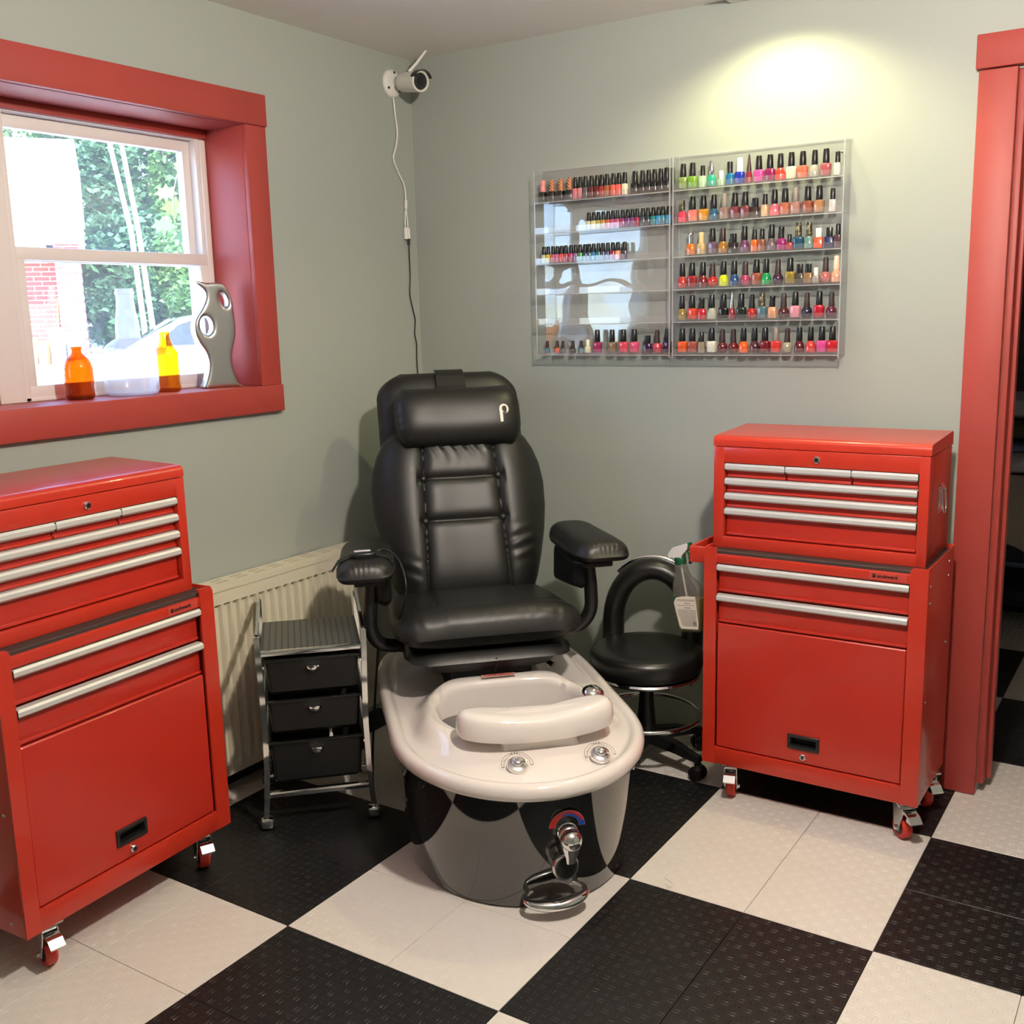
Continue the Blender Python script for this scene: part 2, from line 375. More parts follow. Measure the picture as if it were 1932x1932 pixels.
def frame(m, x0, x1, z0, z1, ox0, ox1, oz0, oz1, y0=0, y1=.03):
    m.rbox(x0, ox0, y0, y1, z0, z1, .002); m.rbox(ox1, x1, y0, y1, z0, z1, .002)
    m.rbox(ox0-.002, ox1+.002, y0, y1, z0, oz0, .002); m.rbox(ox0-.002, ox1+.002, y0, y1, oz1, z1, .002)
def cabinet(loc, rz, label, hside, hoff):
    R = thing('roller_cabinet', label, 'tool cabinet', loc, rz)
    ox0, ox1 = .037, .567
    m = MB(); m.rbox(.002, CW-.002, .034, CD, CZ0, .740, .002)
    m.rbox(.0005, .03, .004, .03, CZ0+.001, CZ1-.005, .002); m.rbox(CW-.03, CW-.0005, .004, .03, CZ0+.001, CZ1-.005, .002)
    for xa, xb in ((0, .037), (ox1, CW)):
        m.prism([(x_, z_) for x_, z_ in ((xa, CZ0), (xb, CZ0), (xb, CZ1-.012), (xb-.004, CZ1-.003), (xb-.012, CZ1), (xa+.008, CZ1), (xa, CZ1-.006))], 'y', 0, .006)
    m.rbox(ox0-.003, ox1+.003, .0012, .034, .7215, .7475, .002)
    m.rbox(ox0-.003, ox1+.003, .0005, .03, CZ0, .164, .002)
    # raised sides and back of the tray
    m.rbox(-.0003, .004, .005, CD, CZ0, CZ1, .0015); m.rbox(CW-.004, CW+.0003, .005, CD, CZ0, CZ1, .0015); m.rbox(0, CW, CD-.004, CD, CZ0, CZ1+.004, .0015)
    m.build('body', M_red, R, smooth=30)
    MB().rbox(.004, CW-.004, .012, CD-.004, .7395, .7570, .002).build('rubber_liner', M_liner, R)
    drawer(R, ox0+.002, ox1-.002, .637, .719); drawer(R, ox0+.002, ox1-.002, .546, .630)
    hx, hz = .300, .229
    def xz(x0, x1, z0, z1, y): return [(x, y, z) for x, z in rrect((x1-x0)/2, (z1-z0)/2, .002, 2, (x0+x1)/2, (z0+z1)/2)]
    a0, a1, c0_, c1_ = ox0+.003, ox1-.003, .167, .542; e = .0025
    m = MB(); m.loft([xz(a0, a1, c0_, c1_, .026), xz(a0, a1, c0_, c1_, .006+e), xz(a0+e, a1-e, c0_+e, c1_-e, .006), xz(hx-.041, hx+.041, hz-.017, hz+.017, .006), xz(hx-.041, hx+.041, hz-.017, hz+.017, .026)], caps=(False, False)); d = m.build('door', M_redin, R, smooth=30)
    m = MB(); m.loft([xz(hx-.0405, hx+.0405, hz-.0165, hz+.0165, .0295), xz(hx-.0405, hx+.0405, hz-.0165, hz+.0165, .0065), xz(hx-.045, hx+.045, hz-.021, hz+.021, .0062), xz(hx-.045, hx+.045, hz-.021, hz+.021, .002), xz(hx-.044, hx+.044, hz-.020, hz+.020, .001), xz(hx-.037, hx+.037, hz-.013, hz+.013, .001), xz(hx-.036, hx+.036, hz-.012, hz+.012, .003), xz(hx-.036, hx+.036, hz-.012, hz+.012, .028)], caps=(True, True)); m.build('handle_cup', M_blackp, d, smooth=30)
    lock(d, hx, .005, .187)
    # brand plate
    m = MB(); m.box(.464, .558, .0002, .0013, .7255, .7455)
    bp_ = m.build('brand_plate', mat('red_plate', srgb((190, 70, 58)), .3), R)
    me = text_mesh('andswerk', .0135, .0003, .0003, .1); me.materials.clear(); me.materials.append(M_ink)
    o = link('lettering', me, bp_, (.4835, -.0002, .7315)); o.rotation_euler = (PI/2, 0, 0)
    m = MB(); q = [(.470, .7345), (.4815, .7345), (.4815, .7325), (.4775, .7318), (.4775, .7300), (.4805, .7290), (.4825, .7275), (.479, .7262), (.4768, .7242), (.4745, .7242), (.4722, .7262), (.469, .7275), (.471, .7290), (.474, .7300), (.474, .7318), (.470, .7325)]
    m.X = Matrix.Translation((0, 0, .0060)); m.prism(q, 'y', -.0006, .0003); m.build('anvil_mark', M_ink, bp_)
    # side push handle
    m = MB(); s = -1 if hside == 'l' else 1; xa = 0 if s < 0 else CW; xo = xa+s*hoff
    for yy in (.045, .235): m.rbox(min(xa, xo), max(xa, xo), yy, yy+.016, .705, .752, .003)
    m.rbox(xo-.006, xo+.006, .043, .253, .703, .754, .005)
    m.build('push_handle', M_red, R, smooth=40)
    for yy, zz in ((.03, .735), (.03, .69), (.26, .755), (.26, .715), (.27, .52), (.03, .42), (.05, .16), (.10, .16)):
        for xs in (0, CW): MB().lathe_at((xs, yy, zz-.02), [(.0045, 0), (.004, .002), (.002, .003)], 8, (-1 if xs == 0 else 1, 0, 0)).build('rivet', M_zinc, R)
    return R
def chest(loc, rz, label):
    R = thing('tool_chest', label, 'tool chest', loc, rz)
    W_, D_, z1 = .588, .274, .292            # local, base at z = 0
    ox0, ox1, oz0, oz1 = .032, .561, .033, .247
    m = MB(); m.rbox(0.0004, W_-.0004, .036, D_, 0.0004, z1, .003); frame(m, 0, W_, 0, z1, ox0, ox1, oz0, oz1, 0, .04)
    for z in (.1135, .158, .2015): m.box(ox0, ox1, .026, .037, z-.002, z+.002)
    m.build('body', M_red, R, smooth=30)
    # lid with rounded front edge
    P = [(.001, .294), (.001, .311)]+[(.019-.018*math.cos(a), .309+.014*math.sin(a)) for a in np.linspace(.2, PI/2, 6)]+[(D_-.01, .332), (D_, .328), (D_, .294)]
    m = MB(); m.prism(P, 'x', -.0015, W_+.0015); m.build('lid', M_red, R, smooth=35)
    xs = (ox0+.001, .2085, .3885, ox1-.001)
    for k in range(3): drawer(R, xs[k]+.001, xs[k+1]-.001, .205, oz1-.001)
    drawer(R, ox0+.002, ox1-.002, .162, .2035); drawer(R, ox0+.002, ox1-.002, .118, .1605); drawer(R, ox0+.002, ox1-.002, .036, .1165)
    lock(R, .296, 0, .269)
    for s in (-1, 1):                       # drop handles on the two ends
        xe = 0 if s < 0 else W_
        m = MB(); m.rbox(min(xe, xe+s*.002), max(xe, xe+s*.002), .115, .175, .125, .205, .0008); m.rbox(min(xe, xe+s*.006), max(xe, xe+s*.006), .118, .172, .183, .197, .002)
        h = m.build('handle_plate', M_chrome, R, smooth=40)
        MB().tube(spline([(xe+s*.006, .122, .19), (xe+s*.010, .122, .15), (xe+s*.012, .132, .128), (xe+s*.012, .158, .128), (xe+s*.010, .168, .15), (xe+s*.006, .168, .19)], 4), .003, 8).build('bail', M_chrome, h, smooth=60)
    return R
rc = cabinet((-.027, .53, 0), 0, 'red steel roller cabinet standing by the red doorway', 'l', .06)
for x, y, sw, br in ((.075, .045, .25, 1), (.572, .036, .75, 1), (.580, .262, .75, 1), (.075, .275, .3, 0)): caster(rc, x, y, sw, br)
tc_ = chest((-.025, .58, .758-.0015+.002), 0, 'red drawer chest on top of the roller cabinet by the doorway')
tc_.location = (-.0215, .58, .7572)
LROT = PI/2+math.radians(3.0)
lc = cabinet((-.925, -1.074, 0), LROT, 'red steel roller cabinet standing below the window', 'r', .018)
for x, y, sw, br in ((.072, .04, -.25, 1), (.552, .05, -.5, 1), (.55, .275, .6, 0), (.072, .275, -.4, 0)): caster(lc, x, y, sw, br)
off = Matrix.Rotation(LROT, 3, 'Z') @ Vector((.0045, .05, 0))
chest((-.925+off.x, -1.074+off.y, .7572), LROT, 'red drawer chest on top of the roller cabinet below the window')

# ------------------------------------------------------------------ pedicure spa chair
SPA = thing('pedicure_spa_chair', 'black leather pedicure chair with glossy white and black foot tub', 'spa chair', (-.159, -.159, 0), PI/4)
def dloop(hw, yf, yc, yb, n=64, p=2.0, x0=-.015):
    """D-shaped loop: elliptic nose at -y, straight sides, rounded back"""
    P = []
    for i in range(n):
        t = 2*PI*i/n; c, s = math.cos(t), math.sin(t)
        x = hw*math.copysign(abs(c)**(2/p), c)
        if s < 0: y = yc+(yc-yf)*math.copysign(abs(s)**(2/p), s)
        else: y = yc+(yb-yc)*abs(s)**(2/5.)
        if s > 0: x = hw*math.copysign(abs(c)**(2/5.), c)
        P.append((x+x0, y))
    return P
NL = 96
m = MB(); rings = []
for z, hw, yf in ((.006, .286, -.075), (.03, .290, -.08), (.1, .299, -.096), (.2, .309, -.115), (.29, .316, -.128), (.325, .318, -.132)):
    rings.append([(x, y, z) for x, y in dloop(hw, yf, .25, 1.0, NL)])
m.loft(rings, caps=(True, True)); m.build('tub_base', M_base, SPA, smooth=60)
m = MB(); m.loft([[(x, y, z) for x, y in dloop(.276, -.06, .25, .98, NL)] for z in (0, .007)]); m.build('plinth', M_blackm, SPA)
outer = dloop(.335, -.162, .25, 1.03, NL)
def basin_loop(k, ysh=0):
    P = []
    for i in range(NL):
        t = 2*PI*i/NL; c, s = math.cos(t), math.sin(t)
        x = (.205-.03*max(0, -s))*math.copysign(abs(c)**(2/3.6), c)*k; y = .285+.15*math.copysign(abs(s)**(2/3.6), s)*k
        P.append((x-.016, y+ysh))
    return P
bl = basin_loop(1)
def crest(i):                      # crest height around the basin: low towards the nose
    t = 2*PI*i/NL; s = math.sin(t)
    return .384+.012*sstep(-.93, -.25, s)+.022*sstep(.45, .95, s)
rings = []
def inset(P, d):
    c = Vector((sum(p[0] for p in P)/len(P), sum(p[1] for p in P)/len(P))); out = []
    n = len(P)
    for i in range(n):
        t = Vector(P[(i+1) % n])-Vector(P[i-1]); nn = Vector((-t.y, t.x)).normalized(); out.append((P[i][0]+nn.x*d, P[i][1]+nn.y*d))
    return out
for d, z in ((.022, .318), (.008, .317), (.001, .322), (-.002, .333), (0, .345), (.006, .354), (.016, .359), (.027, .357), (.034, .350), (.038, .3465), (.046, .346)):
    rings.append([(x, y, z) for x, y in inset(outer, d)])
i0 = inset(outer, .046)
for k in range(1, 19):
    t = k/18; R_ = []
    for i in range(NL):
        a, b_ = Vector(i0[i]), Vector(bl[i]); L_ = (b_-a).length
        p = a.lerp(b_, t); dist = L_*(1-t)          # distance still to go to basin edge
        zc = crest(i); behind = sstep(.55, .8, p.y)
        w = min(.12, L_*.75)
        rise = sstep(w*.85+.025, .025, dist)
        z = .346+(.036*t**1.2 if math.sin(2*PI*i/NL) < 0 else .01*t)*(1-rise)+(max(zc, .384)-.346)*rise
        if dist < .03: z -= .010*(1-dist/.03)**2
        z += .02*behind*(1-rise)
        R_.append((p.x, p.y, z))
    rings.append(R_)
for k, dz in ((.985, .02), (.965, .05), (.94, .10), (.90, .18), (.86, .24), (.78, .275), (.6, .285), (.3, .287)):
    L2 = basin_loop(k); rings.append([(x, y, crest(i)*.0+max(.09, (crest(i)-.01)-dz) if dz < .24 else .37-dz) for i, (x, y) in enumerate(L2)])
m = MB(); m.loft(rings, caps=(False, True)); m.build('tub_shell', M_acr, SPA, smooth=70)
# foot rest
def kidney(k):
    P = []
    for i in range(64):
        t = 2*PI*i/64; c, s_ = math.cos(t), math.sin(t)
        x = (.202-k)*math.copysign(abs(c)**(2/3.), c); hy = .064-k; y = hy*math.copysign(abs(s_)**(2/2.6), s_)
        if s_ > 0: y -= .034*math.exp(-(x/.085)**2)*(hy/.064)
        y += .012*(x/.2)**2
        P.append((x+.004, y+.075))
    return P
m = MB(); m.loft([[(x, y, z+.010*(x*5)**2-.006*math.exp(-(x/.09)**2)*(1 if z > .43 else 0)) for x, y in kidney(k)] for k, z in ((.012, .392), (.002, .393), (0, .398), (-.002, .414), (.001, .436), (.006, .447), (.013, .454), (.022, .4575), (.032, .4585), (.05, .4585))], caps=(True, True)); fr_ = m.build('foot_rest', M_acr, SPA, smooth=60)
m = MB(); m.loft([[(x, y, z) for x, y in rrect(hx, .03, .02, 4, .004, .065)] for hx, z in ((.12, .35), (.10, .375), (.10, .396))]); m.build('foot_rest_post', M_acr, fr_, smooth=60)
# whirlpool knobs with printed scales
for kx, ky in ((-.072, -.040), (.138, -.034)):
    ax = Vector((0, -.5, 1)).normalized(); zk = .3600
    m = MB(); m.lathe_at((kx, ky, zk), [(.024, -.004), (.026, .004), (.023, .010), (.014, .0115), (.012, .013), (.013, .018), (.010, .022), (.004, .023)], 24, ax); m.build('chrome_knob', M_chrome, SPA, smooth=50)
    m = MB(); q = Vector((0, 0, 1)).rotation_difference(ax).to_matrix().to_4x4(); m.X = Matrix.Translation((kx, ky, zk+.0035)) @ q
    def arc(m, r0, r1, a0, a1, z0, z1, n=14):
        P = [(r0*math.cos(a), r0*math.sin(a)) for a in np.linspace(a0, a1, n)]+[(r1*math.cos(a), r1*math.sin(a)) for a in np.linspace(a1, a0, n)]
        m.prism(P, 'z', z0, z1)
    for a0, a1 in ((-.1, 1.25), (1.9, 3.24)):
        arc(m, .0385, .0395, a0, a1, 0, .0006); arc(m, .0320, .0330, a0, a1, 0, .0006)
        for a in (a0, a1): arc(m, .0320, .0395, a-.02, a+.02, 0, .0006, 3)
    for a in (1.4, 1.58, 1.76): arc(m, .0325, .0395, a-.06, a+.06, 0, .0006, 3)
    m.build('printed_scale', mat('grey_print', srgb((110, 100, 92)), .5), SPA)
m = MB(); m.lathe_at((.205, .262, .405), [(.03, -.006), (.032, 0), (.029, .012), (.02, .020), (.008, .024)], 24, (.1, -.25, 1)); m.build('spray_head', M_chrome, SPA, smooth=50)
# warning sticker
m = MB(); m.X = Matrix.Translation((-.02, .4505, .4195)); m.box(-.048, .048, -.012, .012, -.0004, .0006); st = m.build('warning_sticker', mat('pale_sticker', srgb((222, 196, 184)), .4), SPA)
m = MB(); m.X = Matrix.Translation((-.02, .4505, .4195)); m.box(-.044, .044, .006, .0105, .0004, .001)
for k in range(5):
    x = -.044
    while x < .04:
        w = random.uniform(.004, .011); m.box(x, min(x+w, .044), .0028-k*.0032, .0046-k*.0032, .0004, .001); x += w+.0016
m.build('sticker_print', mat('red_print', srgb((176, 78, 66)), .5), st)
# faucet on the nose
def nose(z): return interp(z, [0, .03, .1, .2, .29], [-.074, -.08, -.096, -.115, -.128])+.001
fx = .028; m = MB()
m.X = Matrix.Translation((fx, nose(.232)-.0005, .232)) @ Matrix.Rotation(PI/2+.14, 4, 'X')
def arcm(r0, r1, a0, a1, z0, z1, nm, mt, par=None):
    q = MB(); q.X = m.X; P = [(r0*math.cos(a), r0*math.sin(a)) for a in np.linspace(a0, a1, 18)]+[(r1*math.cos(a), r1*math.sin(a)) for a in np.linspace(a1, a0, 18)]
    q.prism(P, 'z', z0, z1); return q.build(nm, mt, par or SPA)
dec = arcm(.029, .044, -.02, PI+.02, .002, .0032, 'heat_dial', mat('pale_outline', srgb((200, 150, 150)), .4))
arcm(.0365, .043, .35, PI, .002, .0042, 'hot_band', mat('hot_red', srgb((190, 34, 34)), .35), dec)
arcm(.030, .0365, .02, 1.9, .002, .0042, 'cold_band', mat('cold_blue', srgb((24, 72, 170)), .35), dec)
arcm(.030, .0365, 1.9, PI, .002, .0042, 'hot_band', MATS['hot_red'], dec)
arcm(.0365, .043, .02, .35, .002, .0042, 'cold_band', MATS['cold_blue'], dec)
m2 = MB(); c0 = Vector((fx, nose(.215), .220))
m2.lathe_at(c0, [(.025, -.004), (.025, .008), (.0225, .010), (.0225, .018), (.025, .020), (.025, .025), (.022, .03), (.018, .032)], 24, (0, -1, -.12))
fau = m2.build('mixer_valve', M_chrome, SPA, smooth=40)
m2 = MB(); m2.ball(c0+Vector((0, -.042, -.006)), .0265, 20, 14)
def ell(path, rad):
    rings = []
    for (x, y, z), (a, b_) in zip(path, rad): rings.append([(x+a*math.cos(t), y+b_*math.sin(t), z) for t in np.linspace(0, 2*PI, 21)[:-1]])
    return rings
m2.loft(ell([(fx, c0.y-.042, .212), (fx-.001, c0.y-.046, .194), (fx-.002, c0.y-.048, .176), (fx-.004, c0.y-.050, .160)], [(.0255, .022), (.021, .014), (.014, .010), (.010, .006)]))
m2.build('mixer_lever', M_chrome, fau, smooth=60)
c1 = Vector((fx-.014, nose(.135), .136))
m2 = MB(); m2.lathe_at(c1, [(.026, -.003), (.028, .006), (.027, .022), (.0335, .030), (.0335, .040), (.030, .045), (.028, .045)], 24, (.12, -1, .05)); hs = m2.build('drain_knob', M_chrome, SPA, smooth=40)
m2 = MB(); m2.lathe_at(c1, [(.0265, .044), (.0265, .0465)], 24, (.12, -1, .05)); m2.build('knob_face', mat('smoked_face', (.02, .02, .018), .15), hs)
# chrome loop handle by the floor
m2 = MB(); P = []; RR = []
for k in range(33):
    a = 2*PI*k/32; x = .075*math.cos(a); yy = .042*math.sin(a)
    P.append((fx-.026+x, nose(.05)-.018+yy*.85, .048+.004*math.cos(a)+.008*math.sin(a))); RR.append(.005+.008*max(0, -math.sin(a)))
m2.tube(P[:-1], RR[:-1], 10, closed=True, flat=(1.35, 1)); m2.build('hose_cradle', M_chrome, SPA, smooth=70)

# --- chair
XC = -.036
def puff(nu, nv, fn):
    """closed pillow; fn(u, v, side) -> point"""
    m = MB(); fr_ = [[fn(-1+2*i/nu, j/nv, 1) for i in range(nu+1)] for j in range(nv+1)]
    bk = [[fn(-1+2*i/nu, j/nv, -1) for i in range(nu+1)] for j in range(nv+1)]
    w = nu+1; vs_ = [p for r in fr_ for p in r]+[p for r in bk for p in r]; o = w*(nv+1); fs = []
    for j in range(nv):
        for i in range(nu):
            a = j*w+i; fs.append((a, a+1, a+w+1, a+w)); fs.append((o+a, o+a+w, o+a+w+1, o+a+1))
    for i in range(nu): fs.append((i, o+i, o+i+1, i+1)); a = nv*w+i; fs.append((a, a+1, o+a+1, o+a))
    for j in range(nv): a = j*w; fs.append((a, a+w, o+a+w, o+a)); a = j*w+nu; fs.append((a, o+a, o+a+w, a+w))
    m.add(vs_, fs); return m
BD = Vector((0, .28, .71)).normalized(); BN = Vector((0, -BD.z, BD.y)); B0 = Vector((XC, .845, .55))
def bk(x, s, d): return tuple(B0+Vector((x, 0, 0))+BD*s+BN*d)
def edge(u, p=4., q=.5): return max(0, 1-abs(u)**p)**q
# head panel
def f_head(u, v, sd):
    s = .20+.565*v; t = max(0, (s-.66)/.105); w = .235*(1-.0*v)*math.sqrt(max(.0, 1-min(1, t)**2.6))*.35+.235*.65*(1-.42*max(0, t)**4)
    w = .238 if s < .66 else .238*(1-.36*((s-.66)/.105)**3)
    th = (.055 if sd > 0 else .045)*edge(u, 5)*edge(2*v-1, 10)
    wr = .0012*math.sin(95*s+60*u)*math.exp(-((abs(u)-.93)/.08)**2) if sd > 0 else 0
    return bk(u*w, s, -.045+sd*th+wr)
puff(36, 40, f_head).build('head_panel', M_leather, SPA, smooth=70)
# padded back
def f_back(u, v, sd):
    s = -.02+.575*v
    w = interp(s, [-.02, .05, .12, .2, .28, .36, .42, .47, .51, .54, .555], [.205, .232, .252, .270, .281, .283, .275, .258, .236, .205, .175])
    x = u*w
    th = (.085 if sd > 0 else .05)*edge(u, 3.2, .62)*edge(2*v-1, 8, .6)
    if sd > 0:
        lob = .008*math.exp(-((abs(x)-.20)/.06)**2)
        cr = 0
        dx = abs(abs(x)-(.112+.02*(1-v)))
        cr += .012*math.exp(-dx/.007)+.005*math.exp(-(dx/.026)**2)
        if abs(x) < .14:
            for sy in (.238, .375): cr += .012*math.exp(-abs(s-sy)/.006)+.004*math.exp(-((s-sy)/.02)**2)
        wr = 0
        if x > .13: wr += .0035*math.sin((s-.35*x)*150)*math.exp(-((s-.15)/.05)**2)*math.exp(-((x-.19)/.05)**2)
        if x < -.13: wr += .0025*math.sin((s+.5*x)*140)*math.exp(-((s-.08)/.04)**2)*math.exp(-((x+.19)/.05)**2)
        if abs(x) < .11: wr += .0022*math.sin(x*170+3*math.sin(s*40))*math.exp(-((s-.50)/.05)**2)
        th += (lob-cr+wr)*edge(u, 6)*edge(2*v-1, 10)
        th += -.010*math.exp(-(x/.10)**2)
    return bk(x, s, sd*th+(.012 if sd > 0 else 0))
bkc = puff(150, 130, f_back).build('backrest', M_leather, SPA, smooth=80)
def back_front(x, s):
    w = interp(s, [-.02, .05, .12, .2, .28, .36, .42, .47, .51, .54, .555], [.205, .232, .252, .270, .281, .283, .275, .258, .236, .205, .175])
    return f_back(x/w, (s+.02)/.575, 1)
for sx in (-1, 1):
    for sy, k in ((.238, .016), (.375, .006)):
        p = Vector(back_front(sx*(.116+.02*(1-(sy+.02)/.575)*.8), sy))
        m = MB(); m.lathe_at(p+BN*.009, [(.011, -.008), (.0118, .001), (.010, .006), (.006, .009), (.001, .0098)], 14, BN); m.build('button', M_leather, bkc, smooth=60)
# head pillow
def f_pil(u, v, sd):
    t = 2*v-1; s = .573+.097*t; w = .204*(1-.16*abs(t)**3.5)
    th = .060*edge(u, 4.5, .55)*edge(t, 2.6, .55)
    x = u*w; th += .0012*math.sin(s*230)*math.exp(-((abs(u)-.92)/.06)**2)+.0012*math.sin(x*180)*math.exp(-((t+.82)/.12)**2)
    if sd > 0: th -= .008*math.exp(-((x)/.16)**2)*edge(t, 2)
    return bk(x+.006, s, .082+sd*th*(1 if sd > 0 else .8)+.012*(x/.2)**2)
pil = puff(60, 36, f_pil).build('head_pillow', M_leather, SPA, smooth=80)
def pil_pt(x, s, d=.0012):
    v = ((s-.573)/.097+1)/2; t = 2*v-1; w = .204*(1-.16*abs(t)**3.5)
    return tuple(Vector(f_pil(x/w, v, 1))+BN*d)
# P emblem: stem and swept bowl, printed on the pillow
def emblem_poly(poly, nm='emblem'):
    m = MB(); n = len(poly); m.add([pil_pt(x+.143, s+.566) for x, s in poly]+[pil_pt(x+.143, s+.566, -.002) for x, s in poly], [tuple(range(n))]+[(i, (i+1) % n, n+(i+1) % n, n+i) for i in range(n)]); m.build(nm, M_emblem, pil)
def emblem_strip(L_, R_, nm):
    m = MB(); n = 14; A = [tuple(np.array(L_[0])*(1-k/n)+np.array(L_[1])*k/n) for k in range(n+1)]; B = [tuple(np.array(R_[0])*(1-k/n)+np.array(R_[1])*k/n) for k in range(n+1)]
    V = [pil_pt(x+.143, s_+.566, .0016) for x, s_ in A+B]+[pil_pt(x+.143, s_+.566, -.002) for x, s_ in A+B]; q = 2*(n+1)
    F = [(k, k+1, n+2+k, n+1+k) for k in range(n)]+[(q+k, q+k+1, k+1, k) for k in range(n)]+[(n+1+k, n+2+k, q+n+2+k, q+n+1+k) for k in range(n)]
    m.add(V, F); m.build(nm, M_emblem, pil)
emblem_strip([(-.015, .010), (-.0135, -.032)], [(-.005, .007), (-.0045, -.031)], 'emblem_stem')
n_ = 22; o_ = []; i_ = []
for k in range(n_):
    a = math.radians(205-255*k/(n_-1)); o_.append((.0005+.0155*math.cos(a), .0105+.0165*math.sin(a)))
    w_ = .0085*(1-.55*k/(n_-1)) if k < 12 else .0045+.0022*math.sin(PI*(k-11)/11)
    i_.append((.0005+(.0155-w_)*math.cos(a), .0105+(.0165-w_)*math.sin(a)))
for k in range(0, n_-1):
    pass
m = MB(); vs_ = [pil_pt(x+.143, s+.566) for x, s in o_+i_]+[pil_pt(x+.143, s+.566, -.002) for x, s in o_+i_]
fs = [(k, k+1, n_+k+1, n_+k) for k in range(n_-1)]+[(2*n_+k, 2*n_+k+1, k+1, k) for k in range(n_-1)]+[(n_+k, n_+k+1, 3*n_+k+1, 3*n_+k) for k in range(n_-1)]
m.add(vs_, fs); m.build('emblem_bowl', M_emblem, pil)
emblem_strip([(-.005, .004), (.006, -.004)], [(-.0045, .0005), (.010, -.0035)], 'emblem_tail')
# strap over the top
def f_strap(u, v, sd):
    s = .64+.133*v; return bk(.004+u*(.05-.004*v), s, interp(v, [0, .35, .75, .93, 1], [.062, .028, .012, -.012, -.045])+sd*.004)
puff(8, 16, f_strap).build('pillow_strap', M_leather, SPA, smooth=60)
# seat
def f_seat(u, v, sd):
    y = .405+.49*v; w = interp(v, [0, .04, .15, .5, 1], [.215, .250, .274, .272, .25]); x = u*w
    zc = interp(v, [0, .12, .4, 1], [.548, .556, .548, .53])
    if sd > 0:
        th = .058*edge(u, 5, .5)*edge(2*v-1, 12, .5)
        th += .012*math.exp(-((v-.12)/.12)**2)*edge(u, 4)
        cr = .005*math.exp(-((abs(x)-.135-.08*max(0, .35-v))/.006)**2)*(1 if v > .18 else 0)
        cr += .004*math.exp(-((y-.50-.10*(x/.25)**2)/.005)**2)*(1 if abs(x) < .235 else 0)
        wr = .003*math.sin(x*130+2*math.sin(x*60))*math.exp(-((v-.035)/.035)**2)*(.35+.65*(abs(u) > .55))
        th += (-cr+wr)*edge(u, 8)*edge(2*v-1, 16)
        return (XC+x, y, zc+th)
    return (XC+x, y+.012*(1-v), zc-.042*edge(u, 6, .5)*edge(2*v-1, 14, .5))
puff(72, 64, f_seat).build('seat_cushion', M_leather, SPA, smooth=80)
def f_low(u, v, sd):
    y = .415+.46*v; w = interp(v, [0, .05, .2, 1], [.195, .226, .245, .225]); x = u*w
    if sd > 0: return (XC+x, y, .474+.028*edge(u, 6, .5)*edge(2*v-1, 14, .5))
    return (XC+x*.86, y+.03*(1-v), .474-.046*edge(u, 6, .4)*edge(2*v-1, 14, .4)-.0*v)
ls = puff(40, 30, f_low).build('seat_shell', M_leather, SPA, smooth=60)
MB().tube([(XC+.006, .418, .482), (XC+.006, .425, .455), (XC+.006, .445, .434)], .0022, 6).build('seam', M_blackm, ls)
MB().rbox(XC-.12, XC+.12, .47, .82, .352, .446, .01).build('pedestal', M_blackm, SPA, smooth=40)
MB().tube([(.10, .55, .44), (.135, .50, .432), (.15, .48, .424)], [.006, .006, .008], 8).build('slide_lever', M_blackp, SPA, smooth=60)
# arms
for sd_ in (-1, 1):
    ax_ = XC+sd_*(.333 if sd_ > 0 else .318); ya = .50 if sd_ > 0 else .475
    def f_arm(u, v, sd):
        y = ya+.365*v; w = interp(v, [0, .04, .12, .3, .8, .95, 1], [.05, .070, .080, .084, .078, .062, .03])
        x = ax_+u*w+sd_*(.030*(1-v)**1.5); z0 = (.728 if sd_ > 0 else .722)+.010*v
        wr = .0022*math.sin((x-ax_)*420)*math.exp(-((v-.03)/.04)**2)
        return (x, y, z0+(sd*.046+wr)*edge(u, 3.2, .5)*edge(2*v-1, 9, .5)) if sd > 0 else (x, y, z0-.022*edge(u, 6, .5)*edge(2*v-1, 9, .5))
    pad = puff(36, 44, f_arm).build('arm_pad', M_leather, SPA, smooth=80)
    MB().rbox(ax_-.045+sd_*.012, ax_+.045+sd_*.012, ya+.04, ya+.30, .690, .706, .005).build('pad_board', M_blackm, pad, smooth=40)
    def f_pan(u, v, sd):
        yy = ya+.21+.145*u; top = .708; bot = .60-.02*u
        z = bot+(top-bot)*v; x0 = ax_-sd_*.030
        return (x0+sd*.024*edge(u, 8, .5)*edge(2*v-1, 8, .5), yy+.012*(1-v), z)
    puff(16, 16, f_pan).build('arm_panel', M_leather, SPA, smooth=80)
    MB().tube(spline([(ax_+sd_*.0, ya+.12, .70), (ax_+sd_*.01, ya+.12, .60), (ax_+sd_*.008, ya+.13, .53), (ax_-sd_*.03, ya+.15, .482), (ax_-sd_*.12, ya+.18, .468)], 6), .021, 12).build('arm_post', M_blackp, SPA, smooth=70)
# remote strapped to the arm
m = MB(); m.X = Matrix.Translation((XC-.342, .555, .7675)) @ Matrix.Rotation(.05, 4, 'X')
m.loft([[(x, y, z) for x, y in rrect(hx, hy, .02, 5)] for hx, hy, z in ((.034, .022, 0), (.036, .024, .006), (.036, .024, .014), (.032, .021, .018))]); rem = m.build('massage_remote', M_blackp, SPA, smooth=50)
q = MB(); q.X = m.X; q.rbox(-.026, .020, -.006, .008, .0175, .0195, .0008); q.build('remote_display', mat('pale_display', srgb((205, 200, 206)), .4), rem)
m = MB(); m.loft([[(XC-.342+x, .563+dy, z) for dy, z in ((-.017, zz), (.017, zz), (.017, zz+.002), (-.017, zz+.002))] for x, zz in ((-.090, .730), (-.072, .757), (-.035, .771), (.035, .772), (.07, .760), (.086, .735))]); m.build('remote_strap', M_blackm, rem, smooth=50)
